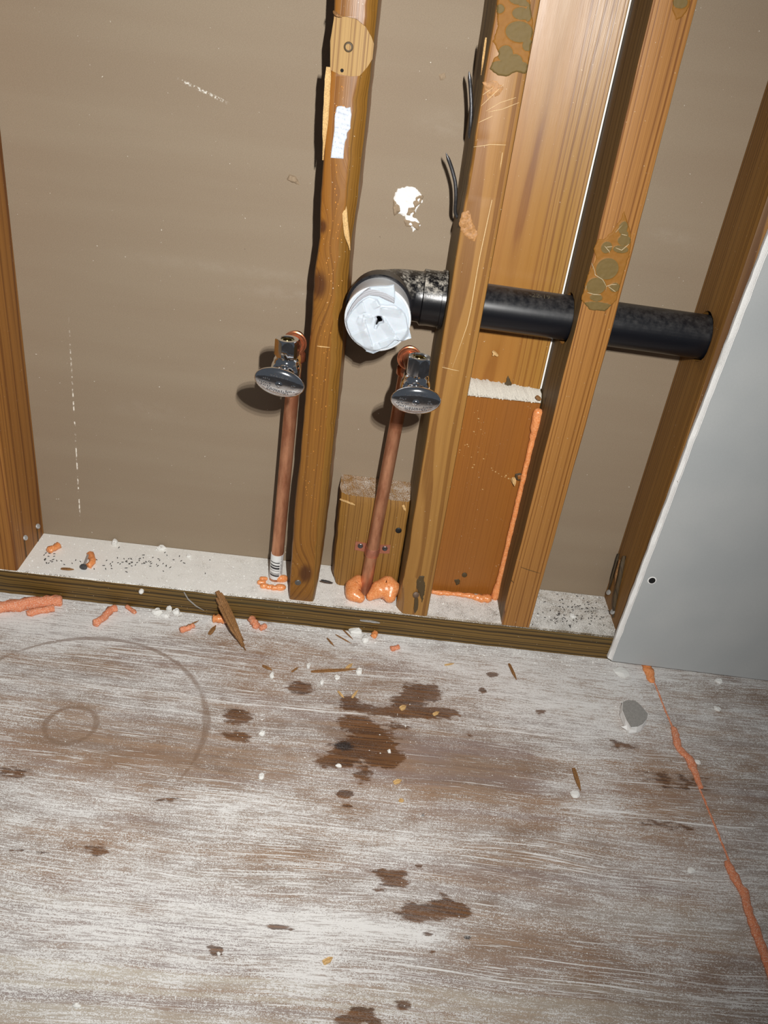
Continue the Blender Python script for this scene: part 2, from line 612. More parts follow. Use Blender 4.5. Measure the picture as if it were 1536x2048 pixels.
cl = t.noise(t.sc(P, (1, 2.0, 1)), 24, 5, .65, off=5)
smear = t.noise(t.sc(P, (1, 1.5, 1)), 7, 4, .6, off=11)
C0 = lambda v, k: t.math('MULTIPLY', t.math('SUBTRACT', v, .5), k)
add = lambda *a: a[0] if len(a) == 1 else t.math('ADD', a[0], add(*a[1:]))
base = t.mix(t.step(l3, .3, .7), lin(164, 138, 116), lin(130, 107, 90))
base = t.mix(t.step(l1, .38, .62, 0, .40), base, lin(98, 78, 64))
base = t.mix(t.step(t.noise(P, 5, 2, .5, off=15), .45, .65, 0, .5), base, lin(156, 120, 90))
base = t.mix(t.step(t.noise(t.sc(P, (3, 22, 1)), 1, 3, .6, off=16), .48, .64, 0, .55), base, lin(136, 120, 118))
film = t.mix(t.step(smear, .4, .6), lin(208, 202, 196), lin(194, 190, 188))
film = t.mix(t.step(l2, .35, .65, 0, .35), film, lin(150, 138, 130))
fm = add(t.math('MINIMUM', dust, .78), C0(cl, .7), C0(smear, 1.0), C0(l3, .6))
base = t.mix(t.step(fm, .30, 1.05, 0, .66), base, film)
bands = t.noise(t.sc(Q, (1.3, 42, 1)), 1, 2, .5, off=9)
base = t.mix(t.math('MULTIPLY', cream, t.step(bands, .49, .55, 0, .85)), base, t.mix(smear, lin(206, 197, 178), lin(188, 178, 162)))
base = t.mix(t.math('MULTIPLY', cream, t.step(bands, .40, .46, .55, 0)), base, lin(146, 134, 134))
dust = t.math('MINIMUM', dust, .80)
u = add(C0(sp1, 1.5), C0(sp2, .75), C0(sp, .5), C0(cl, .42), C0(l1, .55), C0(l2, .45), C0(smear, .32), t.math('MULTIPLY', t.math('SUBTRACT', dust, .55), .80))
white = t.step(u, .02, .17, 0, .97)
dens = t.noise(t.sc(Q, (2.2, 20, 1)), 1, 3, .6, off=23)
for kx, ky, th, o_ in ((5, 460, .660, 21), (11, 820, .655, 27), (26, 1150, .640, 29)):
    lf = t.noise(t.sc(Q, (kx, ky, 1)), 1, 2, .5, off=o_)
    lw = t.step(add(lf, C0(dens, .42), t.math('MULTIPLY', t.math('SUBTRACT', dust, .6), .10)), th, th + .035)
    lw = t.math('MULTIPLY', lw, t.step(sp2, .30, .46, .25, .95))
    white = t.math('MAXIMUM', white, lw)
grit = t.step(t.noise(P, 640, 2, .5, off=31), .69, .73)
white = t.math('MAXIMUM', white, t.math('MULTIPLY', grit, .85))
wm = add(wet, C0(l2, .8), C0(sp2, .7), C0(t.noise(t.sc(P, (1, 2.2, 1)), 75, 3, .6, off=33), 1.7), C0(l1, .5))
wm = t.math('MULTIPLY', t.step(wm, .34, .60), t.step(wet, .08, .28))
rm = add(ring, C0(sp2, 1.3), C0(cl, 1.5), C0(l1, .6))
rm = t.math('MULTIPLY', t.step(rm, .34, .62), t.step(ring, .1, .35))
pores = t.step(add(t.noise(t.sc(Q, (46, 560, 1)), 1, 3, .62, off=41), C0(sp1, .35)), .56, .66)
white = t.math('MULTIPLY', white, t.math('SUBTRACT', 1.0, t.math('MULTIPLY', pores, .72)))
white = t.math('MULTIPLY', white, t.math('SUBTRACT', 1.0, t.math('MULTIPLY', rm, .72)))
white = t.math('MULTIPLY', white, t.math('SUBTRACT', 1.0, t.math('MULTIPLY', wm, .86)))
c = t.mix(t.math('MULTIPLY', rm, .45), base, lin(118, 92, 70))
c = t.mix(t.math('MULTIPLY', wm, .93), c, t.mix(t.step(l1, .35, .65), lin(120, 82, 50), lin(72, 46, 28)))
c = t.mix(t.step(t.math('ADD', blk, C0(sp2, .9)), .35, .7, 0, .9), c, lin(36, 34, 36))
c = t.mix(white, c, t.mix(sp, lin(244, 243, 241), lin(222, 220, 216)))
t.bump(t.math('ADD', t.math('MULTIPLY', white, t.math('MULTIPLY_ADD', sp, .8, .5)), t.math('MULTIPLY', l1, .25)), .35, .0009)
rg = t.math('SUBTRACT', .82, t.math('MULTIPLY', wm, .38))
PLY = t.out(c, rg, 0, .4)
PLYEDGE = plain('plywood_edge', lin(84, 66, 48), .8, 0, .3, 400, .2)


def pxell(px, py, rx, ry):
    c = fl(px, py)
    return c.x, c.y, abs(fl(px + rx, py).x - fl(px - rx, py).x) / 2, abs(fl(px, py + ry).y - fl(px, py - ry).y) / 2


WETS = [pxell(*q) + (k,) for *q, k in (
    (600, 1376, 28, 15, .95), (845, 1384, 42, 20, 1.0), (812, 1404, 34, 16, .9), (775, 1424, 58, 11, .8), (705, 1414, 38, 11, .6), (708, 1446, 40, 15, .95),
    (850, 1426, 52, 13, .9), (895, 1424, 34, 9, .7), (748, 1484, 52, 34, .95), (766, 1518, 44, 20, .9), (665, 1524, 44, 14, .85), (726, 1552, 22, 18, .7),
    (800, 1452, 30, 9, .6), (690, 1500, 36, 22, .8), (475, 1433, 31, 20, .95), (473, 1473, 33, 13, .85), (690, 1588, 18, 9, 1.0), (693, 1612, 12, 5, .9),
    (780, 1746, 38, 11, 1.0), (790, 1764, 34, 10, 1.0), (762, 1782, 18, 8, .7), (838, 1732, 10, 4, .9), (836, 1825, 44, 22, 1.0), (908, 1822, 44, 18, 1.0),
    (888, 1800, 18, 16, .6), (556, 1854, 36, 6, .9), (433, 1899, 20, 11, 1.0), (195, 1700, 30, 13, .65), (724, 2027, 30, 18, 1.0), (690, 2044, 26, 14, 1.0),
    (752, 2047, 16, 8, 1.0), (805, 2012, 22, 11, .9), (858, 1868, 13, 7, .8), (862, 1903, 12, 5, .8), (985, 1349, 13, 6, .9), (966, 1381, 9, 7, 1.0), (1082, 1424, 12, 5, .8),
    (30, 1546, 50, 14, .6), (940, 1472, 8, 5, .8), (1245, 1490, 40, 12, .55), (330, 1600, 40, 12, .45), (60, 1703, 60, 7, .5), (1350, 1560, 90, 22, .5), (1330, 1650, 90, 12, .45), (900, 1876, 0, 0, 0), (630, 1770, 20, 10, .3), (700, 1400, 22, 10, .7))
    if q[2] > 0]
DUSTS = [pxell(*q) + (k,) for *q, k in (
    (60, 1230, 260, 40, .36), (300, 1230, 200, 26, .22), (600, 1300, 200, 20, .05), (880, 1300, 150, 30, .22), (1080, 1340, 220, 60, .34), (1190, 1420, 120, 60, .18),
    (420, 1300, 120, 30, -.10), (180, 1340, 150, 40, -.10), (240, 1500, 200, 60, -.26), (440, 1530, 100, 50, -.20), (640, 1430, 160, 60, -.12), (860, 1530, 200, 60, -.24),
    (1000, 1540, 120, 40, -.2), (500, 1630, 150, 50, .26), (300, 1640, 90, 30, -.12), (180, 1760, 260, 60, .10), (650, 1850, 160, 40, .36), (820, 1870, 60, 20, .25), (620, 1960, 100, 60, .20),
    (1180, 1580, 120, 70, .22), (1330, 1580, 120, 60, -.20), (1010, 1740, 200, 60, -.14), (1010, 1900, 220, 60, -.14), (1200, 1820, 200, 60, .04), (1420, 1750, 200, 200, -.05), (150, 1900, 400, 100, .10), (1420, 1400, 160, 80, -.02),
    (820, 1700, 120, 50, .12), (110, 1620, 120, 40, .12), (310, 1440, 60, 30, -.1))]
CREAM = [pxell(*q) + (k,) for *q, k in ((150, 1950, 420, 140, .9), (420, 1850, 260, 70, .7), (700, 2000, 260, 80, .6), (1100, 2010, 300, 60, .5), (1350, 1850, 200, 80, .3))]
BLKS = [pxell(*q) + (k,) for *q, k in ((688, 1492, 26, 12, .9), (690, 1520, 24, 9, .45), (1240, 1470, 60, 6, .3), (1330, 1475, 60, 6, .35), (1480, 1352, 80, 8, .5), (935, 1875, 9, 6, 1.0), (845, 1630, 5, 4, 1.0), (60, 1275, 40, 6, .2), (420, 1300, 40, 6, .25))]


def gsum(xx, yy, L, p=2):
    s = np.zeros_like(xx)
    for x, y, rx, ry, k in L:
        s += k * np.exp(-(((xx - x) / rx) ** 2 + ((yy - y) / ry) ** 2) ** (p / 2))
    return s


def seam_x(y):
    return float(np.interp(y, [-2, -.3905, -.3189, -.2209, -.1139, -.0847, -.0069, .2], [.64, .5706, .5690, .5668, .5612, .5598, .5588, .5575]))


def sheet(x0f, x1f, xs):
    ys = np.concatenate([np.linspace(-1.9, -.57, 18), np.arange(-.56, .006, .0028), np.linspace(.008, .1, 8)])
    X_, Y_ = np.meshgrid(xs, ys)
    if x1f:  # right-hand border follows the seam
        k = np.clip((X_ - .5) / .06, 0, None)
        sx = np.array([seam_x(y) for y in ys])[:, None] - .0007
        X_ = np.where(X_ > .5, .5 + (X_ - .5) / (.56 - .5) * (sx - .5), X_)
    if x0f:
        sx = np.array([seam_x(y) for y in ys])[:, None] + .0007
        X_ = np.where(X_ < .62, .62 - (.62 - X_) / .06 * (.62 - sx), X_)
    ny, nx = X_.shape
    v = np.stack([X_, Y_, np.zeros_like(X_)], -1).reshape(-1, 3)
    i = np.arange(ny * nx).reshape(ny, nx)
    f = np.stack([i[:-1, :-1], i[:-1, 1:], i[1:, 1:], i[1:, :-1]], -1).reshape(-1, 4)
    me = bpy.data.meshes.new('plywood_sheet')
    verts = v.tolist()
    faces = f.tolist()
    # a skirt gives the sheet its thickness
    rim = list(i[0, :]) + list(i[1:, -1]) + list(i[-1, -2::-1]) + list(i[-2:0:-1, 0])
    o0 = len(verts)
    verts += [[*v[k][:2], -.018] for k in rim]
    n = len(rim)
    faces += [[int(rim[k]), o0 + k, o0 + (k + 1) % n, int(rim[(k + 1) % n])] for k in range(n)]
    me.from_pydata(verts, [], faces)
    me.materials.append(PLY)
    me.materials.append(PLYEDGE)
    for k in range(len(f), len(faces)):
        me.polygons[k].material_index = 1
    xx, yy = v[:, 0], v[:, 1]
    pad = lambda a: np.concatenate([a, np.zeros(n)]).astype(np.float32)
    d = .60 + .75 * gsum(xx, yy, DUSTS) + .16 * np.exp(-((yy + .0) / .03) ** 2)
    cx, cy = -.1247, -.2077
    rr = np.hypot(xx - cx, yy - cy)
    an = np.arctan2(yy - cy, xx - cx)
    fade = np.clip((np.sin(an + .35) + .45) / .5, 0, 1)
    rg_ = np.exp(-((rr - .1425) / (.0034 + .0012 * np.sin(5 * an))) ** 2) * fade * (.85 + .2 * np.sin(7 * an + 1)) + .85 * np.exp(-((rr - .0262) / .0036) ** 2)
    for nm, a in (('dust', d), ('wet', np.minimum(gsum(xx, yy, WETS, 3), 1.1)), ('ring', rg_), ('cream', np.minimum(gsum(xx, yy, CREAM), 1)), ('blackness', gsum(xx, yy, BLKS))):
        at_ = me.attributes.new(nm, 'FLOAT', 'POINT')
        at_.data.foreach_set('value', pad(a))
    o = bpy.data.objects.new('plywood_sheet', me)
    COL.objects.link(o)
    WORLD[o.name] = Vector((0, 0, 0))
    return o


floor = MB().box((-1.6, -1.9, -.05), (1.7, .1, -.018)).build('floor', PLYEDGE)
tag(floor, kind='structure')
xa = np.concatenate([np.linspace(-1.6, -.37, 12), np.arange(-.36, .56, .0028), [.56]])
xb = np.concatenate([np.arange(.56, .80, .003), np.linspace(.81, 1.7, 8)])
s1 = sheet(False, True, xa)
s1.parent = floor
s1['label'] = 'large dusty stained plywood sheet left of the foam-filled seam'
s2 = sheet(True, False, xb)
s2.parent = floor
s2['label'] = 'greyer plywood sheet right of the foam-filled seam'

# ------------------------------------------------------------------ back wall (brown paper side of wallboard)
wall = MB().box((-1.2, .089, -.018), (1.5, .1017, 1.35)).build('wall_back', KRAFT)
tag(wall, kind='structure')
tr = pxs([(795, 378), (812, 373), (832, 375), (842, 388), (846, 402), (838, 414), (830, 425), (826, 434), (838, 442), (843, 452), (833, 458), (826, 462), (818, 452), (810, 445), (812, 432), (800, 430), (790, 425), (788, 405), (786, 395)], .089)
patch('torn_gypsum', GYPSUM, tr, .089, lambda x, z: .0009 + .0010 * abs(fbm((x, 0, z), 160, 2)), .0014, .0008, parent=wall, jag=.0016)
for pts, sd in (([(832, 388), (848, 392), (842, 408), (830, 416), (824, 405)], 1), ([(787, 396), (800, 412), (802, 425), (788, 432), (785, 410)], 2), ([(815, 412), (833, 414), (828, 436), (812, 430)], 3),
                ([(806, 437), (824, 440), (842, 446), (838, 462), (824, 455), (810, 452)], 4), ([(578, 349), (592, 352), (602, 372), (588, 366), (572, 360)], 5), ([(876, 148), (890, 145), (893, 156), (880, 162)], 6)):
    patch('paper_flap', BROWNPAPER, pxs(pts, .089), .089, lambda x, z: .0018 + .0022 * fbm((x, 0, z), 140, sd), .0012, .0008, parent=wall, jag=.001)

# ------------------------------------------------------------------ studs
H, D = .038, .089


def stud(name, mat, sec, z0, z1, label, base, steps=70, pert=None, cutters=(), side=None):
    """sec(z) -> outline [(x, y)...] of the cross-section"""
    root = thing(name, label, 'stud', base)
    mb = MB()
    secs = []
    for k in range(steps + 1):
        z = z0 + (z1 - z0) * k / steps
        secs.append([Vector((x, y, z)) for x, y in sec(z)])
    mb.loft(secs)
    if side:
        n_ = len(secs[0])
        for fi in range(len(mb.f) - 2):
            if fi % n_ in side[1]:
                mb.mi[fi] = 1
    o = mb.build('post', [mat, side[0]] if side else mat, root, smooth=True, angle=.45)
    if cutters:
        cut(o, cutters)
    return root, o


def rect(x0, x1, y0=0.0, y1=D, r=.0022, skew=0.0):
    return [(x0, y0 + r), (x0 + r * .3, y0 + r * .3), (x0 + r, y0), (x1 - r, y0), (x1 - r * .3, y0 + r * .3), (x1, y0 + r), (x1 + skew, y1 - .0005), (x0 + skew, y1 - .0005)]


def cyl_cut(y, z, x0, x1, r, n=40, wob=0.0):
    mb = MB()
    secs = [[Vector((x, y + r * (1 + wob * nz3((0, cos(a) * 2, sin(a) * 2), 1.3, x)) * cos(a), z + r * (1 + wob * nz3((0, cos(a) * 2, sin(a) * 2), 2.3, 4)) * sin(a))) for a in (2 * pi * i / n for i in range(n))] for x in (x0, x1)]
    return mb.loft(secs).build('cutter', BLACKHOLE)


def nail_head(root, p, d, r=.0042, mat=STEEL, name='nail', ln=.012, tilt=0):
    d = Vector(d).normalized()
    MB().lathe([(-ln, .0015), (-.0012, .0015), (-.0011, r), (.0003, r), (.0008, r * .8)], p, d, 14).build(name, mat, root, smooth=True)


PX, PY, PZ, PR = .2505, .045, .4316, .02415     # drain pipe axis and radius
# 1 left stud
r1, _ = stud('wall_stud', W_LEFT, lambda z: rect(-.2988, -.2608), H, 1.3, 'honey stud at the left frame edge with two nails at its foot', (-.28, .045, H))
for px, py in ((48, 1075), (73, 1052)):
    p = at(px, py, 0, -.2608)
    nail_head(r1, p + Vector((.002, 0, 0)), (1, -.35, .55), .0034, GALV, 'toe_nail')
    MB().box((-.2610, p.y - .0009, p.z - .03), (-.2604, p.y + .0009, p.z - .004)).build('nail_groove', W_DARK, r1)


# 2 rough stud with the saw-cut
def sec2(z):
    l = float(np.interp(z, [.038, .13, .19, .25, .32, .36, .42, .455, .49, .53, .62, .70, 1.3], [.0815, .0808, .0805, .0828, .0832, .0828, .0835, .0826, .0856, .0832, .0836, .0820, .083]))
    rr = float(np.interp(z, [.038, .072, .16, .32, .48, .53, .70, 1.3], [.1140, .1165, .1186, .1199, .1172, .1198, .1204, .1205]))
    c = float(np.interp(z, [.038, .08, .16, .25, .35, .45, .52, .6, .66, .8, 1.3], [.004, .006, .010, .009, .012, .013, .011, .014, .009, .012, .012]))
    l += .0006 * nz3((0, 0, z), 90, 1)
    rr += .0010 * nz3((0, 0, z), 60, 2)
    c += .0022 * nz3((0, 0, z), 70, 3)
    b = .0012 * nz3((0, 0, z), 50, 5)
    lift = .0035 * smooth((.05 - z) / .012)     # crushed, rounded foot
    return [(l, .003 + lift), (l + .0012, .0008 + lift), (l + .003, lift), (rr - c - .002, lift + .0002), (rr - c, lift + .0006 + b * .3), (rr - c * .5, c * .35 + lift + b), (rr - .001, c * .8 + lift + b), (rr, c + .004 + lift), (rr, D - .0005), (l, D - .0005)]


saw = pxs([(668, 33), (692, 33), (713, 38), (731, 53), (743, 74), (748, 88), (745, 118), (735, 134), (719, 152), (702, 153), (678, 149), (660, 140), (660, 82)], 0.0)
cm = MB()
cm.loft([[Vector((x, -.01, z)) for x, z in saw], [Vector((x, .0026, z)) for x, z in saw]])
cutter = cm.build('cutter', W_PALE)
r2, o2 = stud('wall_stud', W_NOTCH, sec2, H, 1.3, 'rough waney stud with pale round saw cut and torn white label', (.10, .045, H), 150, cutters=[cutter], side=(W_WANE, (4, 5, 6)))
mb = MB()
mb.loft([[Vector((x * .995 + .0005, .0016, z)) for x, z in saw], [Vector((x, .0034, z)) for x, z in saw]])
f_ = mb.build('saw_cut', W_PALE, r2)
f_['label'] = 'pale fresh wood inside the round saw cut'
c_ = at(697, 94, 1, .0016)
MB().lathe([(-.001, .0026), (.0012, .0026), (.0012, .0036), (.0008, .0042), (-.001, .0044)], c_, (0, -1, 0), 20, caps=False).build('plug_ring', W_DARK, r2, smooth=True)
c_ = at(684, 141, 1, .0014)
MB().lathe([(0, .0016), (.0004, .0014)], c_, (0, -1, 0), 10).build('pin_hole', BLACKHOLE, r2)


def sliver(name, pts, wd, mat, parent, th=.0016, n=10, seed=0, loc=None, label=None, cat=None, group=None):
    """a splinter: a tapered faceted sliver along pts"""
    pts = [Vector(p) for p in pts]
    L = []
    for k in range(n + 1):
        s = k / n * (len(pts) - 1)
        i = min(int(s), len(pts) - 2)
        L.append(pts[i].lerp(pts[i + 1], s - i))
    secs = []
    for k, p in enumerate(L):
        tn = (L[min(k + 1, n)] - L[max(k - 1, 0)]).normalized()
        nrm = Vector((0, 0, 1)) if abs(tn.z) < .8 else Vector((0, -1, 0))
        sd = tn.cross(nrm).normalized()
        nn = sd.cross(tn).normalized()
        e = min(k, n - k) / n
        fr_ = k / n
        ww = wd * .5 * min(.72 + .28 * smooth(fr_ * 8), .22 + .78 * smooth((1 - fr_) * 2.6)) * (1 + .12 * nz3(p, 120, seed))
        hh = th * .5 * (.5 + .5 * smooth(e * 4)) * (1 + .3 * nz3(p, 400, seed + 3))
        sk = wd * .06 * nz3(p, 120, seed + 9)
        secs.append([p + sd * (ww + sk) - nn * hh, p + sd * (ww * .9 + sk) + nn * hh * .7, p + sd * (ww * .1 + sk) + nn * hh, p - sd * (ww * .4 - sk) + nn * hh * .6, p - sd * (ww * .95 - sk) + nn * hh * .9, p - sd * (ww - sk) - nn * hh])
    mb = MB().loft(secs)
    if parent is not None:
        o = mb.build(name, mat, parent)
    else:
        c = sum(L, Vector()) / len(L)
        o = mb.build(name, mat, None, loc=c)
    return tag(o, label, cat, group)


sliver('split_sliver', [at(657, 134, 1, -.001), at(654, 190, 1, -.001), at(651, 240, 1, -.0008), at(646, 320, 1, .001)], .0058, W_CHIPPALE, r2, .004, 14, 3, label='pale sliver split from the left edge below the saw cut')
sliver('split_sliver', [at(689, 412, 1, .002), at(690, 440, 1, .0005), at(694, 470, 1, .001), at(700, 500, 1, .005)], .0052, W_CHIPPALE, r2, .003, 12, 5, label='pale splinter scar on the front face')
sliver('split_sliver', [at(668, 22, 1, .001), at(674, 30, 1, -.002), at(684, 33, 1, -.001)], .003, W_CHIP, r2, .002, 8, 6)
# torn label
t = NT('torn_paper_label')
_x, _y, _z = t.sep(t.obj)[:]
_rw = t.math('MULTIPLY_ADD', t.math('SINE', t.math('MULTIPLY', t.math('ADD', _z, t.math('MULTIPLY', _x, .14)), 2 * pi / .0042)), .5, .5)
_w = t.noise(t.sc(t.obj, (1, 1, .6)), 800, 2, .6)
_m = t.math('MULTIPLY', t.step(_rw, .5, .8), t.step(_w, .45, .6))
t.bump(t.noise(t.obj, 500, 2, .5), .5, .0006)
LABELP = t.out(t.mix(t.math('MULTIPLY', _m, .45), lin(200, 207, 218), lin(140, 146, 160)), .6)
tg = pxs([(673, 214), (676, 212), (688, 212), (692, 216), (701, 214), (703, 230), (701, 246), (701, 257), (698, 261), (694, 266), (694, 276), (690, 284), (688, 300), (687, 318), (661, 316), (664, 290), (668, 262), (669, 232)], 0.0)
lab = patch('paper_label', LABELP, tg, 0.0, lambda x, z: .0009 + .0005 * nz3((x, 0, z), 260, 1), .0006, .0007, parent=r2)
lab['label'] = 'torn white printed label stuck below the saw cut'
p = at(596, 1165, 1, .0)
nail_head(r2, p + Vector((0, -.0002, 0)), (0.1, -1, 0), .0040, STEEL, 'nail')
sliver('drip_scar', [at(634, 692, 1, -.0006), at(660, 695, 1, -.0006)], .0010, W_CHIPPALE, r2, .0008, 8, 8)
# sap beads along the front
mb = MB()
for k in range(90):
    py = random.choice([random.uniform(150, 560), random.uniform(560, 1000)])
    px = float(np.interp(py, [0, 480, 1195], [690, 668, 600])) + random.gauss(0, 9)
    p = at(px, py, 1, -.0001)
    rr_ = random.uniform(.0004, .0011)
    mb.lathe([(-.0004, rr_), (rr_ * .3, rr_ * .8), (rr_ * .55, rr_ * .25)], p, (0, -1, 0), 6, oval=((0, 0, 1), .6))
RESIN = plain('dried_sap', lin(206, 140, 62), .16, 0, 0, 300, .1, .6)
tag(mb.build('sap_beads', RESIN, r2, smooth=True), kind='stuff')


# 3 middle stud
def sec3(z):
    l = .2225 + .0009 * nz3((0, 0, z), 25, 3)
    x1 = .2602
    bk = float(np.interp(z, [.02, .24, .5, .71, 1.3], [-.001, -.004, -.001, -.004, -.004]))
    s = rect(l, x1, 0, D, .003)
    if z < .095:                                  # split, crushed lower left corner
        q = smooth((.095 - z) / .05)
        s[0] = (l - .003 * q, .012 * q + .003)
        s[1] = (l + .001 * q, .006 * q + .001)
        s[2] = (l + .004 * q + .002, .0005)
    s[-1] = (s[-1][0] + bk, s[-1][1])
    if abs(z - .585) < .012 or abs(z - .555) < .006:   # chipped arris by the bent nails
        s[0] = (l + .0006, .0045)
        s[1] = (l + .0014, .0022)
    return s


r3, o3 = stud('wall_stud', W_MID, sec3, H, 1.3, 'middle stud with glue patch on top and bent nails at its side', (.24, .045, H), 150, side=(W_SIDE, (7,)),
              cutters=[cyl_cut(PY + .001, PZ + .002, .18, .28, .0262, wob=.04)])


# glue patches
def ellmask(els):
    def f(x, z):
        m = 0.0
        for ex, ez, a, b in els:
            d = sqrt(((x - ex) / a) ** 2 + ((z - ez) / b) ** 2)
            m = max(m, smooth((1.12 - d) / .14))
        return m
    return f


def glue(parent, outline, cells, name='glue_patch', label=None):
    els = []
    for px, py, rx, ry in cells:
        c = at(px, py, 1, 0)
        els.append((c.x, c.z, abs(at(px + rx, py, 1, 0).x - c.x), abs(at(px, py + ry, 1, 0).z - c.z)))
    mk = ellmask(els)

    def hgt(x, z):
        m = mk(x, z)
        return .0009 + .0007 * m * (1 - .3 * m) + .0005 * 4 * m * (1 - m) + .0002 * nz3((x, 0, z), 300, 2)
    o = patch(name, GLUE, pxs(outline, 0), 0.0, hgt, .0012, .0007, parent, attr=mk, jag=.0008)
    if label:
        o['label'] = label
    return o


def c4(L):
    return [(860 + .2865 * a[0], .2865 * a[1]) + tuple(v * .2865 for v in a[2:]) for a in L]


def c7(L):
    return [(1160 + .2448 * a[0], 400 + .2448 * a[1]) + tuple(v * .2448 for v in a[2:]) for a in L]


WEB = plain('pale_glue_web', lin(178, 158, 124), .5, 0, 0)
g3 = glue(r3, c4([(480, -60), (690, -60), (705, 60), (720, 150), (715, 260), (700, 360), (690, 440), (670, 520), (600, 505), (530, 540), (470, 525), (415, 480), (440, 410), (480, 380), (440, 290), (470, 180), (465, 60)]),
          c4([(635, 95, 60, 42), (622, 222, 92, 70), (525, 375, 50, 56), (590, 428, 52, 48), (508, 482, 96, 55), (682, 315, 36, 40), (488, 62, 30, 30), (644, 480, 42, 46), (690, 90, 24, 60), (610, -10, 60, 40), (650, 25, 40, 20)]),
          label='dried adhesive in flat taupe and amber blobs')


# crushed bark-like scars and scratches (flat marks with their own relief)
SCARM = plain('crushed_wood', lin(166, 120, 72), .6, 0, .3, 500, .2)
SCR_M = plain('scratched_wood', lin(205, 176, 130), .7, 0, 0)


def scratch(parent, pts, wd, y=0.0, mat=SCR_M, seed=0, name='scratch'):
    sliver(name, [at(a, b, 1, y - .0001) for a, b in pts], wd * .62, mat, parent, .0005, 10, seed)


for k, (pts, wd) in enumerate((
        ([(947, 294), (980, 289), (1012, 290)], .0012), ([(1005, 305), (1000, 340)], .001), ([(984, 400), (958, 520), (938, 640), (905, 735)], .0013), ([(884, 734), (918, 742)], .0020),
        ([(962, 212), (985, 190), (1008, 168)], .0016), ([(972, 222), (1000, 205), (1032, 195)], .0022), ([(976, 224), (1005, 218), (1038, 205)], .0016), ([(957, 245), (985, 232)], .0012), ([(965, 190), (990, 172)], .0012))):
    scratch(r3, pts, wd, seed=k)
patch('crushed_scar', SCARM, pxs([(924, 425), (940, 420), (946, 445), (958, 470), (950, 483), (935, 478), (922, 462), (918, 445)], 0), 0.0, lambda x, z: .0007 + .001 * fbm((x, 0, z), 220, 3), .002, .0008, r3, jag=.001)
patch('crushed_scar', SCARM, pxs([(966, 165), (990, 160), (1010, 175), (1000, 190), (975, 200)], 0), 0.0, lambda x, z: .0003 + .0005 * fbm((x, 0, z), 260, 7), .003, .0009, r3, jag=.001)
sliver('torn_edge', [at(972, 75, 1, .004), at(967, 110, 1, .004), at(962, 150, 1, .006)], .002, W_CHIPPALE, r3, .003, 10, 4)
# bent nails out of the left face
for tip, mids, base, nm in (((938, 143), [(941, 175), (943, 215), (941, 252)], (938, 275), 'upper bent nail with a bright tip'), ((892, 306), [(903, 335), (911, 365), (912, 395)], (909, 432), 'lower bent nail with a curved tip')):
    pts = [at(*tip, 1, .038)] + [at(*m, 1, .040) for m in mids] + [at(*base, 1, .045)]
    b = pts[-1].copy()
    pts.append(Vector((.232, b.y + .002, b.z - .004)))
    # smooth by sampling
    P_ = []
    for i in range(len(pts) - 1):
        for q in range(5):
            P_.append(pts[i].lerp(pts[i + 1], q / 5))
    P_.append(pts[-1])
    for _k in range(3):
        P_ = [P_[0]] + [(P_[i - 1] + P_[i] * 2 + P_[i + 1]) / 4 for i in range(1, len(P_) - 1)] + [P_[-1]]
    rad = [.0004, .0011, .0018] + [.0019] * (len(P_) - 3)
    o = MB().tube(P_, rad, 10).build('bent_nail', NAILGREY, r3, smooth=True)
    o['label'] = nm
for (px, py) in ((832, 1190),):
    nail_head(r3, at(px, py, 1, -.002), (.1, -1, .35), .0040, RUST, 'nail')
sliver('split_groove', [at(833, 1196, 1, -.0008), at(832, 1215, 1, -.0008), at(830, 1226, 1, -.0008)], .0055, W_DARK, r3, .0012, 8, 2)
patch('dark_knot', W_DARK, pxs([(838, 1150), (848, 1152), (850, 1185), (844, 1205), (836, 1182), (832, 1165)], 0), 0.0, lambda x, z: .0005, .002, .001, r3, jag=.002)
nail_head(r3, at(803, 1170, 1, .02), (-1, -.5, .2), .0042, BLACKSCREW, 'nail')


# 4 right stud
def sec4(z):
    l = .3552 + .0005 * nz3((0, 0, z), 30, 8) + float(np.interp(z, [.04, .31, .51, .75, 1.3], [0, .003, .0035, .001, 0]))
    s = rect(l, l + .0378, 0, D, .002)
    q = smooth((.075 - z) / .03) * .004
    s[0] = (l + q * .4, .003 + q)
    s[1] = (l + q * .5, .001 + q * .6)
    s[-1] = (.3552, D - .0005)
    return s


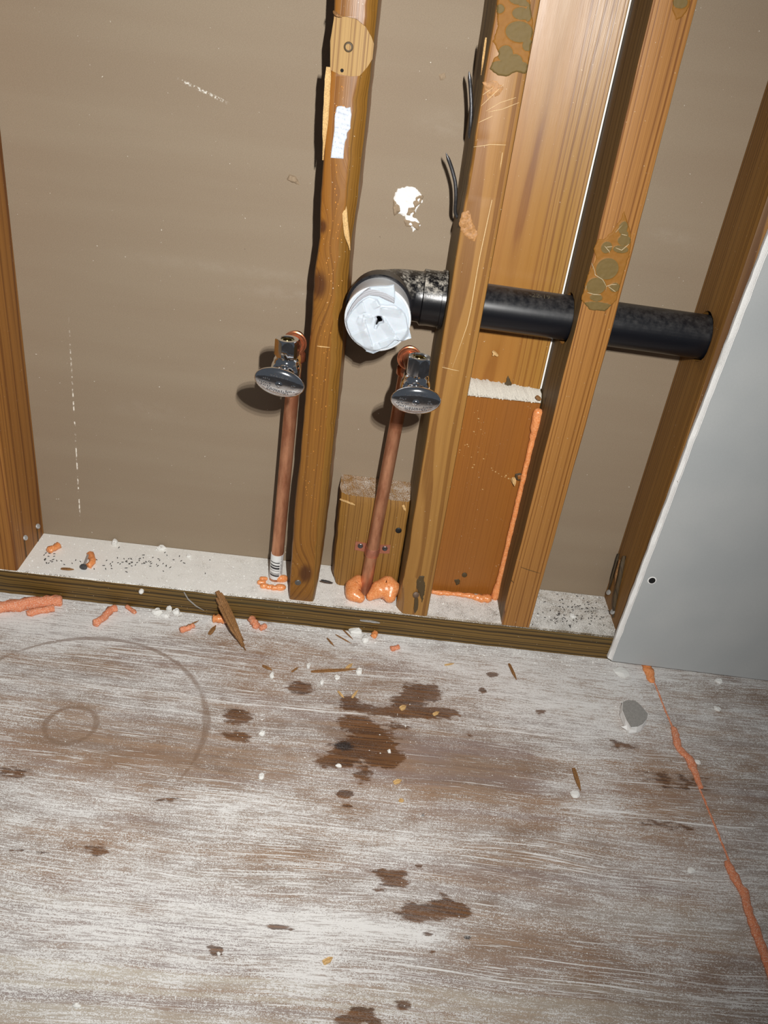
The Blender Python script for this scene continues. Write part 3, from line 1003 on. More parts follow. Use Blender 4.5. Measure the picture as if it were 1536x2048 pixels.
r4, o4 = stud('wall_stud', W_RIGHT, sec4, H, 1.3, 'amber stud right of the wide boards with glue blobs at pipe height', (.374, .045, H), 110, side=(W_SIDE, (7,)),
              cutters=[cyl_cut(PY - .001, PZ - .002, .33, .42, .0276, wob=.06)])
glue(r4, c7([(360, 85), (385, 160), (420, 280), (415, 420), (370, 560), (330, 700), (300, 820), (200, 910), (80, 900), (10, 820), (40, 700), (60, 620), (130, 480), (110, 400), (150, 320), (190, 320), (260, 260), (330, 160)]),
     c7([(350, 225, 34, 50), (360, 330, 52, 40), (215, 385, 42, 46), (220, 560, 88, 84), (130, 700, 76, 66), (130, 795, 50, 28), (282, 712, 40, 36), (150, 868, 130, 36), (330, 400, 60, 30), (360, 290, 30, 40)]), label='dried webbed adhesive patch above the drain pipe')
for k, (pts, wd) in enumerate((([(95, 515), (120, 580), (125, 612), (185, 650), (215, 705), (210, 745)], 5), ([(215, 705), (260, 690), (300, 690)], 4), ([(230, 705), (290, 750)], 4), ([(60, 755), (110, 770), (170, 775)], 5),
                               ([(200, 375), (240, 420), (240, 440)], 4), ([(215, 385), (265, 380)], 4), ([(290, 390), (340, 410), (400, 360)], 5), ([(290, 265), (320, 230), (350, 200)], 4), ([(340, 280), (385, 290)], 5), ([(50, 700), (45, 745)], 4))):
    sliver('glue_web', [at(a, b, 1, -.0019) for a, b in c7(pts)], wd * .00013, WEB, r4, .0007, 10, k)
glue(r4, [(1345, -12), (1385, -12), (1378, 15), (1365, 35), (1352, 40), (1345, 20)], [(1360, 5, 14, 12)], label='small taupe glue spot near the top')
scratch(r4, [(1041, 1134), (1055, 1139), (1081, 1147)], .0013, mat=W_DARK, name='pencil_mark')
scratch(r4, [(1022, 1160), (1028, 1166)], .0012, mat=W_DARK, name='pencil_mark')
patch('dark_knot', W_DARK, [(p.y, p.z) for p in (at(1215, 310, 0, .358), at(1222, 320, 0, .358), at(1222, 350, 0, .358), at(1212, 365, 0, .358), at(1208, 335, 0, .358))], 0, lambda x, z: .001, .002, .001, r4) if False else None

# 5 stud behind the wallboard sheet
r5, o5 = stud('wall_stud', W_FAR, lambda z: rect(.5094, .5474, .0), H, 1.3, 'dark stud behind the edge of the grey wallboard', (.528, .045, H), 60,
              cutters=[cyl_cut(PY, PZ - .003, .49, .57, .0275, wob=.05)])
for px, py in ((1221, 1185), (1229, 1224)):
    p = at(px, py, 0, .5094)
    nail_head(r5, p + Vector((-.003, 0, 0)), (-1, -.3, .5), .0036, GALV, 'toe_nail')
for k, (pts, wd, m) in enumerate((
        ([(1250, 1112), (1243, 1150), (1232, 1200), (1226, 1235)], .0085, W_DARK), ([(1243, 1120), (1236, 1145), (1230, 1170)], .006, W_CHIP), ([(1237, 1108), (1229, 1140), (1217, 1180)], .004, W_DARK))):
    sliver('split_fibre', [at(a, b, 0, .5082) for a, b in pts], wd, m, r5, .0035, 10, k)

# ------------------------------------------------------------------ bottom plate
plate = thing('bottom_plate', 'long dusty bottom plate under all the studs', 'plate', (.1, .045, 0))
mb = MB()
secs = []
NX = 150
for k in range(NX + 1):
    x = -.55 + 1.3 * k / NX
    e = .0012 * nz3((x, 0, 0), 18, 2) + .0006 * nz3((x, 0, 0), 90, 3)
    q = .006 * smooth((x - .4) / .11)
    secs.append([Vector((x, .001 - abs(e), .0006)), Vector((x, -abs(e) * .5, .012)), Vector((x, -abs(e), .030)), Vector((x, e * .3 + .0006, H - .002 - abs(e) * .5)), Vector((x, .0022, H - .0002)), Vector((x, .02, H)), Vector((x, D - .0006, H)), Vector((x, D - .0006, .0006))])
mb.loft(secs)
mb.build('lumber', W_PLATE, plate, smooth=True, angle=.5)
sliver('staple', [at(720, 1240, 1, -.0012), at(740, 1242, 1, -.0016), at(760, 1246, 1, -.0012)], .0040, GALV, plate, .0012, 6, 2)
sliver('curled_fibre', [at(368, 1184, 1, -.001), at(376, 1198, 1, -.003), at(392, 1212, 1, -.003), at(408, 1221, 1, -.001)], .0014, PAPERGREY, plate, .001, 12, 2)
MB().lathe([(-.001, .0030), (.002, .0032), (.004, .0022), (.0048, .0008)], at(283, 1182, 1, -.001), (0, -1, 0), 12).build('plaster_bead', CRUMB, plate, smooth=True)
# crushed dust and grit lying on the plate and along its foot
mb = MB()
rnd = random.Random(5)


def crumb(mb, c, r, rnd):
    vs = [c + Vector((rnd.uniform(.6, 1.1) * r * a, rnd.uniform(.6, 1.1) * r * b, max(-.2, d_) * r * rnd.uniform(.6, 1))) for a, b, d_ in ((1, 0, 0), (0, 1, 0), (-1, 0, 0), (0, -1, 0), (0, 0, 1), (.1, .1, -.3))]
    mb.add(vs, [(0, 1, 4), (1, 2, 4), (2, 3, 4), (3, 0, 4), (1, 0, 5), (2, 1, 5), (3, 2, 5), (0, 3, 5)])


mb2 = MB()
for k in range(2600):
    x = rnd.uniform(-.29, .52)
    if rnd.random() < .55:
        y = rnd.uniform(.002, .086)
        z = H
    else:
        y = -abs(rnd.gauss(0, .012)) - .001
        z = 0
    crumb(mb if z else mb2, Vector((x, y, z + .0001)), min(.0016, .0004 + rnd.expovariate(1) * .00028), rnd)
tag(mb.build('plaster_grit', CRUMB, None, loc=(.1, 0, 0)), 'fine white plaster grit strewn on top of the bottom plate', 'grit', kind='stuff')
tag(mb2.build('plaster_grit', CRUMB, None, loc=(.1, -.01, 0)), 'fine white plaster grit gathered along the foot of the plate', 'grit', kind='stuff')
mb = MB()
for k in range(1500):
    crumb(mb, Vector((rnd.uniform(-.2, .75), -rnd.uniform(.03, .52), .0001)), min(.0014, .0003 + rnd.expovariate(1) * .00022), rnd)
tag(mb.build('plaster_grit', CRUMB, None, loc=(.2, -.25, 0)), 'white plaster crumbs scattered over the open plywood floor', 'grit', kind='stuff')
mb = MB()


def pellet(mb, c, rnd):
    a = rnd.uniform(0, pi)
    d = Vector((cos(a), sin(a), 0)) * rnd.uniform(.0012, .0020)
    mb.tube([c - d, c - d * .6, c + d * .6, c + d], [.0002, .00055, .00055, .0002], 5)


SP = []
for k in range(95):
    p = fl(rnd.gauss(1150, 38), rnd.gauss(1230, 17), H)
    SP.append(p)
for k in range(16):
    SP.append(fl(rnd.uniform(85, 110), rnd.uniform(1102, 1128), H))
for k in range(70):
    SP.append(fl(rnd.gauss(270, 75), rnd.gauss(1124, 9), H))
for p in SP:
    if .004 < p.y < .085 and not (.3552 < p.x < .395):
        pellet(mb, Vector((p.x, p.y, H + .0006)), rnd)
tag(mb.build('droppings', SPECK, None, loc=(.1, .04, H)), 'small dark pellets scattered on the white dusty plate top', 'droppings', kind='stuff')

# ------------------------------------------------------------------ boards between studs 3 and 4
ZT = .3335


def board_secs(z, y0, y1, x0=.262, x1=.3532):
    return rect(x0, x1, y0, y1, .001)


def ub(z):
    return [(.2612, .0808), (.2618, .0800), (.3514, .0722), (.3524, .0732), (.3524, .0885), (.2612, .0885)]


ubd = thing('backing_board', 'wide shiny board between two studs above the dusty ledge', 'board', (.307, .08, ZT))
mb = MB()
mb.loft([[Vector((x, y, ZT + .001 + (1.3 - ZT) * k / 30)) for x, y in ub(0)] for k in range(31)])
mb.build('plank', W_BOARD, ubd, smooth=True, angle=.4)
sliver('wood_chip', [at(985, 702, 1, .075), at(996, 712, 1, .074)], .004, W_CHIPPALE, ubd, .003, 6, 3)
sliver('wood_chip', [at(990, 706, 1, .074), at(985, 712, 1, .073)], .002, W_CHIPPALE, ubd, .002, 6, 4)
patch('dark_knot', W_DARK, pxs([(1012, 762), (1016, 752), (1020, 760), (1024, 772), (1014, 776), (1008, 772)], .073), .073, lambda x, z: .0005, .002, .0008, ubd, jag=.001)
wst = MB().box((.3529, .0765, ZT), (.3549, .0886, 1.3)).build('drywall_strip', GYPSUM, None, loc=(.354, .085, ZT))
tag(wst, 'thin white strip in the gap right of the wide board', 'strip')
lb = thing('backing_board', 'lower wide board with dusty rough top between the two studs', 'board', (.307, .07, H))
mb = MB()
mb.loft([[Vector((x, y, H + .0015 + (.3195 - H) * k / 20)) for x, y in ((.2612, .0572), (.2618, .0565), (.3540, .0605), (.3546, .0612), (.3546, .0885), (.2612, .0885))] for k in range(21)])
mb.build('plank', W_LOWER, lb, smooth=True, angle=.4)
# rough dusty saw-cut end: slanted torn fibres
mb = MB()
for k in range(52):
    x = .2615 + .0925 * k / 51
    f_ = .004
    z0 = .3215
    p0 = Vector((x + f_, .0566 + .0434 * (x + f_ - .2618), z0 + rnd.uniform(-.001, .0015)))
    p1 = Vector((x - f_, .0780, .3340 + rnd.uniform(-.001, .0012)))
    q = [p0.lerp(p1, s) + Vector((rnd.uniform(-.0006, .0006), 0, (.0018 if 0 < s < 1 else 0) + rnd.uniform(0, .0010))) for s in (0, .25, .5, .75, 1)]
    for pp in q:
        pp.x = min(max(pp.x, .2620), .3535)
    mb.tube(q, [.0009, .0016, .0018, .0016, .0010], 6)
mb.loft([[Vector((x, .0574 + .0434 * (x - .2618), .3215)), Vector((x, .0785, .3335)), Vector((x, .0785, .3205))] for x in (.2620, .3540)])
o = tag(mb.build('cut_end', W_DUSTY, lb, smooth=True), 'white dusty rough-sawn top end', kind='stuff')
sliver('wood_chip', [at(1072, 792, 1, .058), at(1082, 800, 1, .055)], .005, W_CHIP, lb, .003, 6, 4)


def lbp(px, py):
    y = .0585
    for _ in range(3):
        y = .0562 + (at(px, py, 1, y).x - .2618) * .0434
    return at(px, py, 1, y)


mb = MB()
for px, py in ((955, 823), (950, 826), (957, 845), (948, 862), (952, 868), (966, 868), (958, 895), (957, 905), (943, 915), (930, 890), (934, 888), (918, 905), (968, 918), (944, 935), (950, 930), (982, 936), (984, 942), (990, 945), (1004, 952), (1009, 955), (1016, 957), (1012, 953), (965, 978), (972, 908), (926, 912), (958, 838), (962, 858), (938, 893), (996, 948), (920, 900), (1020, 958)):
    p = lbp(px + rnd.uniform(-1.5, 1.5), py + rnd.uniform(-1.5, 1.5))
    L_ = rnd.uniform(.0012, .0042)
    a = rnd.uniform(0, pi)
    d = Vector((cos(a), -.3, sin(a))) * L_
    crumb(mb, p, L_ * .42, rnd)
tag(mb.build('wood_shavings', W_CHIPPALE, lb), 'pale shavings stuck to the board', kind='stuff')
sliver('wood_chip', [at(1026, 955, 1, .058), at(1028, 963, 1, .054), at(1029, 972, 1, .052)], .0046, W_CHIPPALE, lb, .004, 8, 9)
patch('knot_hole', W_DARK, pxs([(1030, 948), (1040, 946), (1047, 950), (1046, 960), (1036, 962), (1029, 957)], .0598), .0598, lambda x, z: .0008, .001, .0007, lb)
patch('knot_core', W_LOWER, pxs([(1034, 950), (1042, 949), (1045, 953), (1042, 959), (1035, 959)], .0595), .0595, lambda x, z: .0013, .001, .0007, lb)
nail_head(lb, at(929, 1150, 1, .0580), (0, -1, 0), .0036, W_DARK, 'nail')
patch('dark_stain', W_DARK, pxs([(908, 1160), (918, 1158), (920, 1168), (912, 1172)], .058), .058, lambda x, z: .0005, .001, .0008, lb, jag=.002)

# block behind the right copper pipe
blk = thing('wood_block', 'short sawn block behind the right copper pipe', 'block', (.18, .07, H))
mb = MB()
secs = []
for k in range(24):
    z = H + .0002 + (.1375) * k / 23
    tt = smooth((z - .165) / .012)
    bot = smooth((.055 - z) / .016) * .004
    x0 = .1315 - .001 * nz3((0, 0, z), 60, 4) - .0008 * (k / 23)
    x1 = .2195 + .0008 * nz3((0, 0, z), 60, 7)
    c = .0095
    y0 = .0460 + .002 * tt
    secs.append([Vector(v) for v in ((x0 + bot, y0 + c + .004, z), (x0 + c * .3 + bot, y0 + c * .45, z), (x0 + c, y0 + .001, z), (x0 + c + .003, y0, z), (x1 - .003, y0, z), (x1 - .001, y0 + .0012, z), (x1, y0 + .004, z), (x1, .0885, z), (x0, .0885, z))])
for i, v in enumerate(secs[-1]):
    v.z += .006 * smooth((v.y - .046) / .04) + .0012 * nz3(v, 200, 3)
mb.loft(secs)
mb.build('body', W_BLOCK, blk, smooth=True, angle=.45)
nail_head(blk, at(797, 1061, 1, .0455), (0, -1, 0), .0040, BLACKSCREW, 'screw')
sliver('torn_fibre', [at(680, 998, 1, .0505), at(695, 1003, 1, .0462), at(710, 1010, 1, .0450)], .0030, W_CHIPPALE, blk, .002, 10, 2)
sliver('torn_fibre', [at(806, 1010, 1, .0452), at(811, 1022, 1, .0448)], .0035, W_CHIPPALE, blk, .002, 8, 5)
sliver('bent_wire', [at(642, 1160, 1, .03), at(655, 1163, 1, .03), at(666, 1166, 1, .035)], .0022, NAILGREY, blk, .002, 8, 5)


# ------------------------------------------------------------------ copper risers
def arc(c, a0, a1, r, e1, e2, n=10):
    return [Vector(c) + (Vector(e1) * cos(a0 + (a1 - a0) * k / n) + Vector(e2) * sin(a0 + (a1 - a0) * k / n)) * r for k in range(n + 1)]


RP = .0080


def riser(label, x0, y0, xt, yt, zc, valve_z, valve_x, hub_y):
    root = thing('copper_riser', label, 'pipe', (x0, y0, H))
    zb = zc - .016
    MB().tube([(x0, y0, H + .0003), (x0 * .66 + xt * .34, y0 * .66 + yt * .34, H + (zb - H) * .34), (x0 * .33 + xt * .67, y0 * .33 + yt * .67, H + (zb - H) * .67), (xt, yt, zb)], RP, 24).build('riser_pipe', COPPER, root, smooth=True)
    # elbow: hub, bend, hub facing the room
    e = arc((xt, yt - .014, zc - .014), 0, pi / 2, .014, (0, 1, 0), (0, 0, 1), 12)
    e[0] = Vector((xt, yt, zc - .014))
    pth = [Vector((xt, yt, zc - .030)), Vector((xt, yt, zc - .0285)), Vector((xt, yt, zc - .0200)), Vector((xt, yt, zc - .0185))] + e + [Vector((xt, yt - .016, zc)), Vector((xt, yt - .018, zc)), Vector((xt, yt - .0265, zc)), Vector((xt, yt - .028, zc))]
    rr = [.0096, .0112, .0110, .0094] + [.0092] * len(e) + [.0098, .0116, .0118, .0110]
    MB().tube(pth, rr, 28).build('elbow', COPPER_BRIGHT, root, smooth=True, angle=1.2)
    MB().lathe([(-.004, .0118), (-.0035, .0132), (-.001, .0134), (-.0004, .0122), (.0006, .0116), (.0026, .0118), (.0034, .0108), (.0030, .0094), (.0018, .0090), (.0018, .0080)], (xt, yt - .0275, zc), (0, -1, 0), 36, caps=False).build('solder_ring', COPPER_BRIGHT, root, smooth=True, angle=.5)
    MB().tube([(xt, yt - .02, zc), (xt * .5 + valve_x * .5, -.02, zc * .5 + valve_z * .5), (valve_x, -.060, valve_z)], RP, 24).build('stub_pipe', COPPER, root, smooth=True)
    return root


ra = riser('left copper riser with barcode sticker at its foot', .0585, .0445, .0657, .0440, .3735, .383, .0685, .02)
rb = riser('right copper riser strapped to the short block', .1775, .0362, .1915, .0385, .3745, .382, .1962, .02)
# barcode sticker round the foot of the left riser
t = NT('barcode_sticker')
_x, _y, _z = t.sep(t.obj)[:]
_wn = t.n('ShaderNodeTexWhiteNoise', noise_dimensions='1D')
t.put(_wn.inputs['W'], t.math('FLOOR', t.math('MULTIPLY', t.math('ADD', _z, t.math('MULTIPLY', _x, .12)), 1400)))
_m = t.step(_wn.outputs[0], .42, .46)
_m = t.math('MULTIPLY', _m, t.math('MULTIPLY', t.step(_x, -.0068, -.0066), t.step(_x, .0052, .0054, 1, 0)))
_m = t.math('MULTIPLY', _m, t.math('MULTIPLY', t.step(_z, .0085, .0088), t.step(_z, .0320, .0323, 1, 0)))
_tx = t.math('MULTIPLY', t.math('MULTIPLY', t.step(t.math('ABSOLUTE', t.math('SUBTRACT', _x, .0070)), .0006, .0007, 1, 0), t.step(t.noise(t.sc(t.obj, (.2, .2, 1)), 1500, 1, .5), .5, .53)), t.step(_z, .012, .0122))
STICK = t.out(t.mix(t.math('MAXIMUM', _m, t.math('MULTIPLY', _tx, .7)), lin(226, 228, 226), lin(48, 48, 52)), .4)
o = MB().tube([(.0585, .0445, H + .004), (.0585 + .0072 * .112, .0445, H + .0415)], RP + .00035, 28).build('barcode_sticker', STICK, ra, smooth=True)
o['label'] = 'white barcode sticker'

# strap
ps = thing('pipe_strap', 'copper two-hole strap with two screws on the short block', 'strap', (.177, .044, .105))
axd = Vector((.1915 - .1775, .0075, .3585 - H)).normalized()
zc = .1035
cx = .1775 + (zc - H) * .0437
cy = .0362 + (zc - H) * .0072
mb = MB()
secs = []
for hz in (-.0062, -.0055, -.0018, .0018, .0055, .0062):
    ro = .0092 if abs(hz) < .006 else .0089
    if abs(hz) < .003:
        ro = .0096
    outer = [(cx - .0098, .0452), (cx - .0096, .0425)] + [(cx + ro * cos(a), cy + .001 + ro * sin(a)) for a in (pi + .15 + (pi - .3) * k / 14 for k in range(15))] + [(cx + .0096, .0425), (cx + .0098, .0452)]
    inner = [(cx + .0088, .0452), (cx + .0084, .0425)] + [(cx + .0082 * cos(a), cy + .001 + .0082 * sin(a)) for a in (2 * pi - .15 - (pi - .3) * k / 14 for k in range(15))] + [(cx - .0084, .0425), (cx - .0088, .0452)]
    secs.append([Vector((x + hz * .0437, y, zc + hz)) for x, y in outer + inner])
mb.loft(secs)
mb.build('saddle', STRAP, ps, smooth=True, angle=.8)
for s in (-1, 1):
    xi, xo = cx + s * .0086, cx + s * .0225
    tz = .0012 if s < 0 else .0016
    mb = MB()
    mb.loft([[Vector((x, y, zc + q + tz * (1 if x == xo else 0) - (.001 if abs(q) > .006 else 0))) for x, y in ((xi, .0448), (xo, .0450), (xo, .0459), (xi, .0459))] for q in (-.0064, -.005, 0, .005, .0064)])
    mb.build('tab', STRAP, ps)
    MB().lathe([(-.004, .0018), (0, .0034), (.0007, .0034), (.0011, .0028), (.0007, .0012), (.0004, .0006)], (cx + s * .0158, .0448, zc + tz * .7), (0, -1, 0), 16).build('screw', NAILGREY, ps, smooth=True)


# ------------------------------------------------------------------ stop valves
def valve(label, x, z, rot, hx, hz):
    root = thing('stop_valve', label, 'valve', (x, -.085, z))
    # body along the pipe axis
    MB().lathe([(-.030, .0088), (-.030, .0116), (-.017, .0118), (-.0165, .0105), (-.013, .0118), (-.009, .0140), (-.002, .0146), (.004, .0142), (.008, .0126), (.010, .0095), (.0115, .0088), (.020, .0086), (.021, .0060), (.030, .0055)], (x, -.085, z), (0, -1, 0), 36).build('body', CHROME, root, smooth=True, angle=.6)
    MB().lathe([(.0, .0128), (.006, .0128), (.0085, .0124), (.0110, .0120), (.0122, .0112), (.0130, .0104), (.0145, .0104)], (x, -.085, z), (0, 0, 1), 32).build('outlet_neck', CHROME, root, smooth=True, angle=.6)
    mb = MB()
    R6 = .0120

    def hexs(zz, r, rn=0):
        out = []
        for i in range(24):
            a = 2 * pi * i / 24 + rot
            k = ((a - rot) % (pi / 3)) - pi / 6
            rh = R6 * cos(pi / 6) / cos(k)
            q = min(rh, r) if rn else rh * r / R6
            out.append(Vector((x + cos(a) * q, -.085 + sin(a) * q, z + zz)))
        return out
    secs = [hexs(.0142, .0108, 1), hexs(.0150, .0117, 1), hexs(.0158, .0120, 1), hexs(.0300, .0120, 1), hexs(.0312, .0114, 1), hexs(.0318, .0106, 1)]
    secs += [[Vector((x + cos(2 * pi * i / 24 + rot) * r, -.085 + sin(2 * pi * i / 24 + rot) * r, z + zz)) for i in range(24)] for zz, r in ((.0318, .0070), (.0312, .0064), (.0240, .0062))]
    mb.loft(secs)
    nut = mb.build('outlet_nut', CHROME, root, smooth=True, angle=.35)
    MB().lathe([(.0242, .0060), (.0270, .0060), (.0270, .0048), (.0242, .0046)], (x, -.085, z), (0, 0, 1), 24).build('ferrule', BRASS, nut, smooth=True)
    # oval handle, dished dome
    tl = Vector((cos(hz), 0, sin(hz)))
    ax = Vector((0, -1, -.10)).normalized()
    hc = Vector((hx, -.116, z))
    prof = [(-.0025, .0040), (-.0030, .0150), (-.0012, .0226), (.0010, .0240), (.0026, .0236), (.0042, .0212), (.0054, .0170), (.0062, .0115), (.0066, .0060), (.0067, .0004)]
    hd = MB().lathe(prof, hc, ax, 48, oval=(tl, .60)).build('handle', CHROME, root, smooth=True, angle=.9)
    e2 = ax.cross(tl)
    MB().lathe([(0, .0036), (.0012, .0034), (.0020, .0026), (.0022, .0018), (.0016, .0016), (.0018, .0006)], hc + ax * .0064, ax, 18).build('handle_screw', CHROME, hd, smooth=True)
    mb = MB()
    rn = random.Random(int(x * 1e4))
    rows = [(.0078, -.010, .011), (.0062, -.009, .010), (.0044, -.016, -.008), (.0046, .008, .016), (.0020, -.018, -.006), (-.0002, -.017, -.010), (-.0030, -.015, -.009), (.0002, .012, .016), (-.0024, .012, .015), (-.0075, -.010, .010), (-.0092, -.006, .008)]
    for v, u0, u1 in rows:
        u = u0
        while u < u1:
            q = sqrt(u * u + (v / .6) ** 2)
            hgt = float(np.interp(q, [r_ for _, r_ in reversed(prof[4:])], [t_ for t_, _ in reversed(prof[4:])]))
            for _k in range(rn.randint(1, 2)):
                c = hc + tl * (u + rn.uniform(-.0002, .0002)) + e2 * (-v + rn.uniform(-.0005, .0005)) + ax * (hgt - .0001)
                mb.lathe([(0, .00065), (.0004, .00050), (.00068, .0002)], c, ax, 7)
            u += rn.uniform(.0011, .0022)
    tag(mb.build('embossing', CHROME, hd, smooth=True), 'raised lettering worn past reading', kind='stuff')
    return root


valve('chrome stop valve on the left riser, left of the rough stud', .0688, .383, .18, .0670, -.165)
valve('chrome stop valve on the right riser, below the white-capped drain', .1962, .3815, .55, .1966, .055)

# ------------------------------------------------------------------ drain
dr = thing('drain_pipe', 'black drain pipe through three studs with white taped end', 'pipe', (.3, .045, .43))
xs_ = [.1995 + (.600 - .1995) * k / 40 for k in range(41)]
zpipe = lambda x: .4324 - (x - .2172) * .0138
MB().tube([(x, PY, zpipe(x)) for x in xs_], PR, 48).build('pipe', ABS, dr, smooth=True)
# hub at the stud, bend, hub toward the room
cz = .4330
pth, rad = [], []
for x, r in ((.2218, .0300), (.2214, .0312), (.2172, .0312), (.2168, .0296), (.2050, .0294), (.1975, .0300), (.1955, .0270)):
    pth.append(Vector((x, PY, cz)))
    rad.append(r)
c0 = Vector((.192, PY - .040, cz))
for k in range(1, 13):
    a = pi / 2 * k / 12
    pth.append(Vector((.192 - .040 * sin(a), PY - .040 + .040 * cos(a), cz + .003 * k / 12)))
    rad.append(.0268)
pth += [Vector((.152, .002, cz + .004)), Vector((.152, -.002, cz + .004))]
rad += [.0270, .0306]
MB().tube(pth, rad, 44).build('elbow', ABSELBOW, dr, smooth=True, angle=.8)
Zc = .4372
o = MB().lathe([(.001, .0250), (.001, .0312), (-.012, .0320), (-.018, .0322), (-.019, .0336), (-.027, .0338), (-.0285, .0324), (-.0285, .0250)][::1], (.152, -.0, Zc), (0, 1, 0), 44, caps=False)
o.build('hub', ABS, dr, smooth=True, angle=.6)
MB().lathe([(-.024, .0240), (-.024, .0310), (-.040, .0312), (-.052, .0320), (-.060, .0324), (-.0625, .0322), (-.0632, .0312), (-.0632, .0262), (-.060, .0252), (-.024, .0245)], (.152, 0, Zc), (0, 1, 0), 56, caps=False).build('adapter', WHITEPVC, dr, smooth=True, angle=.5)
MB().lathe([(-.030, .026), (-.034, .026)], (.152, 0, Zc), (0, 1, 0), 24).build('pipe_bore', BLACKHOLE, dr)


def c3p(L):
    return [(670 + a / 6.144, 520 + b / 6.144) for a, b in L]


t = NT('white_cover_film')
_w = t.noise(t.obj, 260, 3, .6)
t.bump(_w, .25, .0008)
t.b.inputs['Subsurface Weight'].default_value = .1
COVER = t.out(t.mix(_w, lin(180, 187, 195), lin(190, 196, 202)), .5)
YC = -.0640
cov = pxs(c3p([(205, 610), (290, 520), (360, 465), (415, 440), (520, 470), (560, 530), (640, 540), (735, 540), (820, 598), (865, 650), (888, 710), (900, 790), (938, 965), (880, 985), (815, 1005), (740, 985), (690, 1040), (640, 1080), (570, 1100), (440, 1140), (370, 1110), (300, 1050), (240, 1010), (185, 935), (140, 830), (125, 755), (160, 670)]), YC)
hol = pxs(c3p([(505, 705), (525, 695), (560, 700), (570, 720), (582, 752), (535, 768), (512, 800), (500, 828), (505, 770), (520, 730)]), YC)
CL = []
for (ax_, ay_, bx_, by_, amp) in ((360, 720, 470, 1070, 1.6), (600, 690, 800, 1000, 1.5), (520, 480, 560, 560, 1.2), (560, 570, 820, 610, 1.3), (330, 470, 380, 640, .9), (350, 660, 470, 690, 1.2), (180, 920, 380, 830, .9), (740, 885, 890, 850, .8), (530, 1010, 740, 930, 1.0), (510, 1010, 560, 1090, 1.0), (290, 680, 380, 720, .9)):
    a_, b_ = pxs(c3p([(ax_, ay_), (bx_, by_)]), YC)
    CL.append((a_, b_, amp))


def crease(x, z):
    h = .0030 + .0007 * fbm((x, 0, z), 60, 4, 2)
    for (x1, z1), (x2, z2), amp in CL:
        dx, dz = x2 - x1, z2 - z1
        L2 = dx * dx + dz * dz
        s = ((x - x1) * dx + (z - z1) * dz) / L2
        d = ((x - x1) * dz - (z - z1) * dx) / sqrt(L2)
        if -.05 < s < 1.05:
            k = smooth(min(s + .05, 1.05 - s) * 6)
            if 0 <= d < .008:
                h += amp * .0016 * (1 - d / .008) * k
            elif -.0006 < d < 0:
                h += amp * .0016 * (1 + d / .0006) * k
    r = math.hypot(x - .152, z - Zc)
    h -= .004 * smooth((r - .029) / .006)
    return h


o = patch('tape_cover', COVER, cov, YC + .001, crease, .0018, .00055, dr, hole=hol, jag=.0003, sharp=.9)
o['label'] = 'crumpled white film over the pipe mouth with a torn hole'
disc = [(.152 + .0312 * cos(2 * pi * k / 40), Zc + .0312 * sin(2 * pi * k / 40)) for k in range(40)]
hc_ = (sum(p[0] for p in hol) / len(hol), sum(p[1] for p in hol) / len(hol))
hol2 = [(hc_[0] + .007 * cos(2 * pi * k / 16), hc_[1] + .009 * sin(2 * pi * k / 16)) for k in range(16)]
patch('film_layer', COVER, disc, -.0628, lambda x, z: .0009 + .0005 * nz3((x, 0, z), 90, 4), .0012, .0012, dr, hole=hol2)
# folded rim hanging below the mouth
def skirt(pts, y0, y1, drop):
    P1 = [at(a, b, 1, y0) for a, b in c3p(pts)]
    secs = [P1, [p + Vector((0, (y1 - y0) * .5, drop * .5)) for p in P1], [p + Vector((0, y1 - y0, drop)) for p in P1]]
    th = [[p + Vector((0, 0, -.0006)) for p in q] for q in secs]
    mb = MB()
    n = len(P1)
    for A in (secs, th):
        mb.loft(A, caps=False, closed=False)
    return mb


skirt([(380, 1115), (470, 1145), (560, 1105), (650, 1080), (740, 1050), (800, 1000)], YC + .0008, YC + .014, .004).build('film_fold', COVER, dr, smooth=True)
flap = pxs(c3p([(420, 330), (540, 318), (640, 315), (726, 302), (738, 380), (742, 455), (735, 545), (690, 500), (600, 450), (500, 420), (430, 420)]), YC)
patch('tape_flap', COVER, flap, YC + .0005, lambda x, z: .0016 + .0006 * nz3((x, 0, z), 120, 2), .001, .0007, dr)
t = NT('grey_mesh_tape')
_x, _y, _z = t.sep(t.obj)[:]
_a = t.math('ARCTAN2', t.math('SUBTRACT', _z, Zc - .43), t.math('SUBTRACT', _x, .152 - .3))
_g1 = t.math('GREATER_THAN', t.math('SINE', t.math('MULTIPLY', _a, 1750.0)), .1)
_r = t.math('SQRT', t.math('ADD', t.math('POWER', t.math('SUBTRACT', _z, Zc - .43), 2.0), t.math('POWER', t.math('SUBTRACT', _x, .152 - .3), 2.0)))
_g2 = t.math('GREATER_THAN', t.math('SINE', t.math('MULTIPLY', _r, 3000.0)), .75)
MESH = t.out(t.mix(t.math('MAXIMUM', _g1, _g2), lin(128, 126, 128), lin(172, 174, 180)), .6)
band = pxs(c3p([(125, 740), (150, 650), (205, 545), (270, 460), (345, 390), (410, 345), (520, 360), (640, 400), (735, 455), (735, 540), (640, 500), (540, 450), (425, 435), (350, 470), (290, 520), (220, 600), (165, 680), (135, 770)]), YC)
o = patch('mesh_band', MESH, band, YC + .0004, lambda x, z: .0020, .0008, .0007, dr)
o['label'] = 'grey woven mesh band along the cover edge'
# markings on the pipe between the studs
PRINT = plain('faded_print', lin(84, 76, 60), .7, 0, 0)


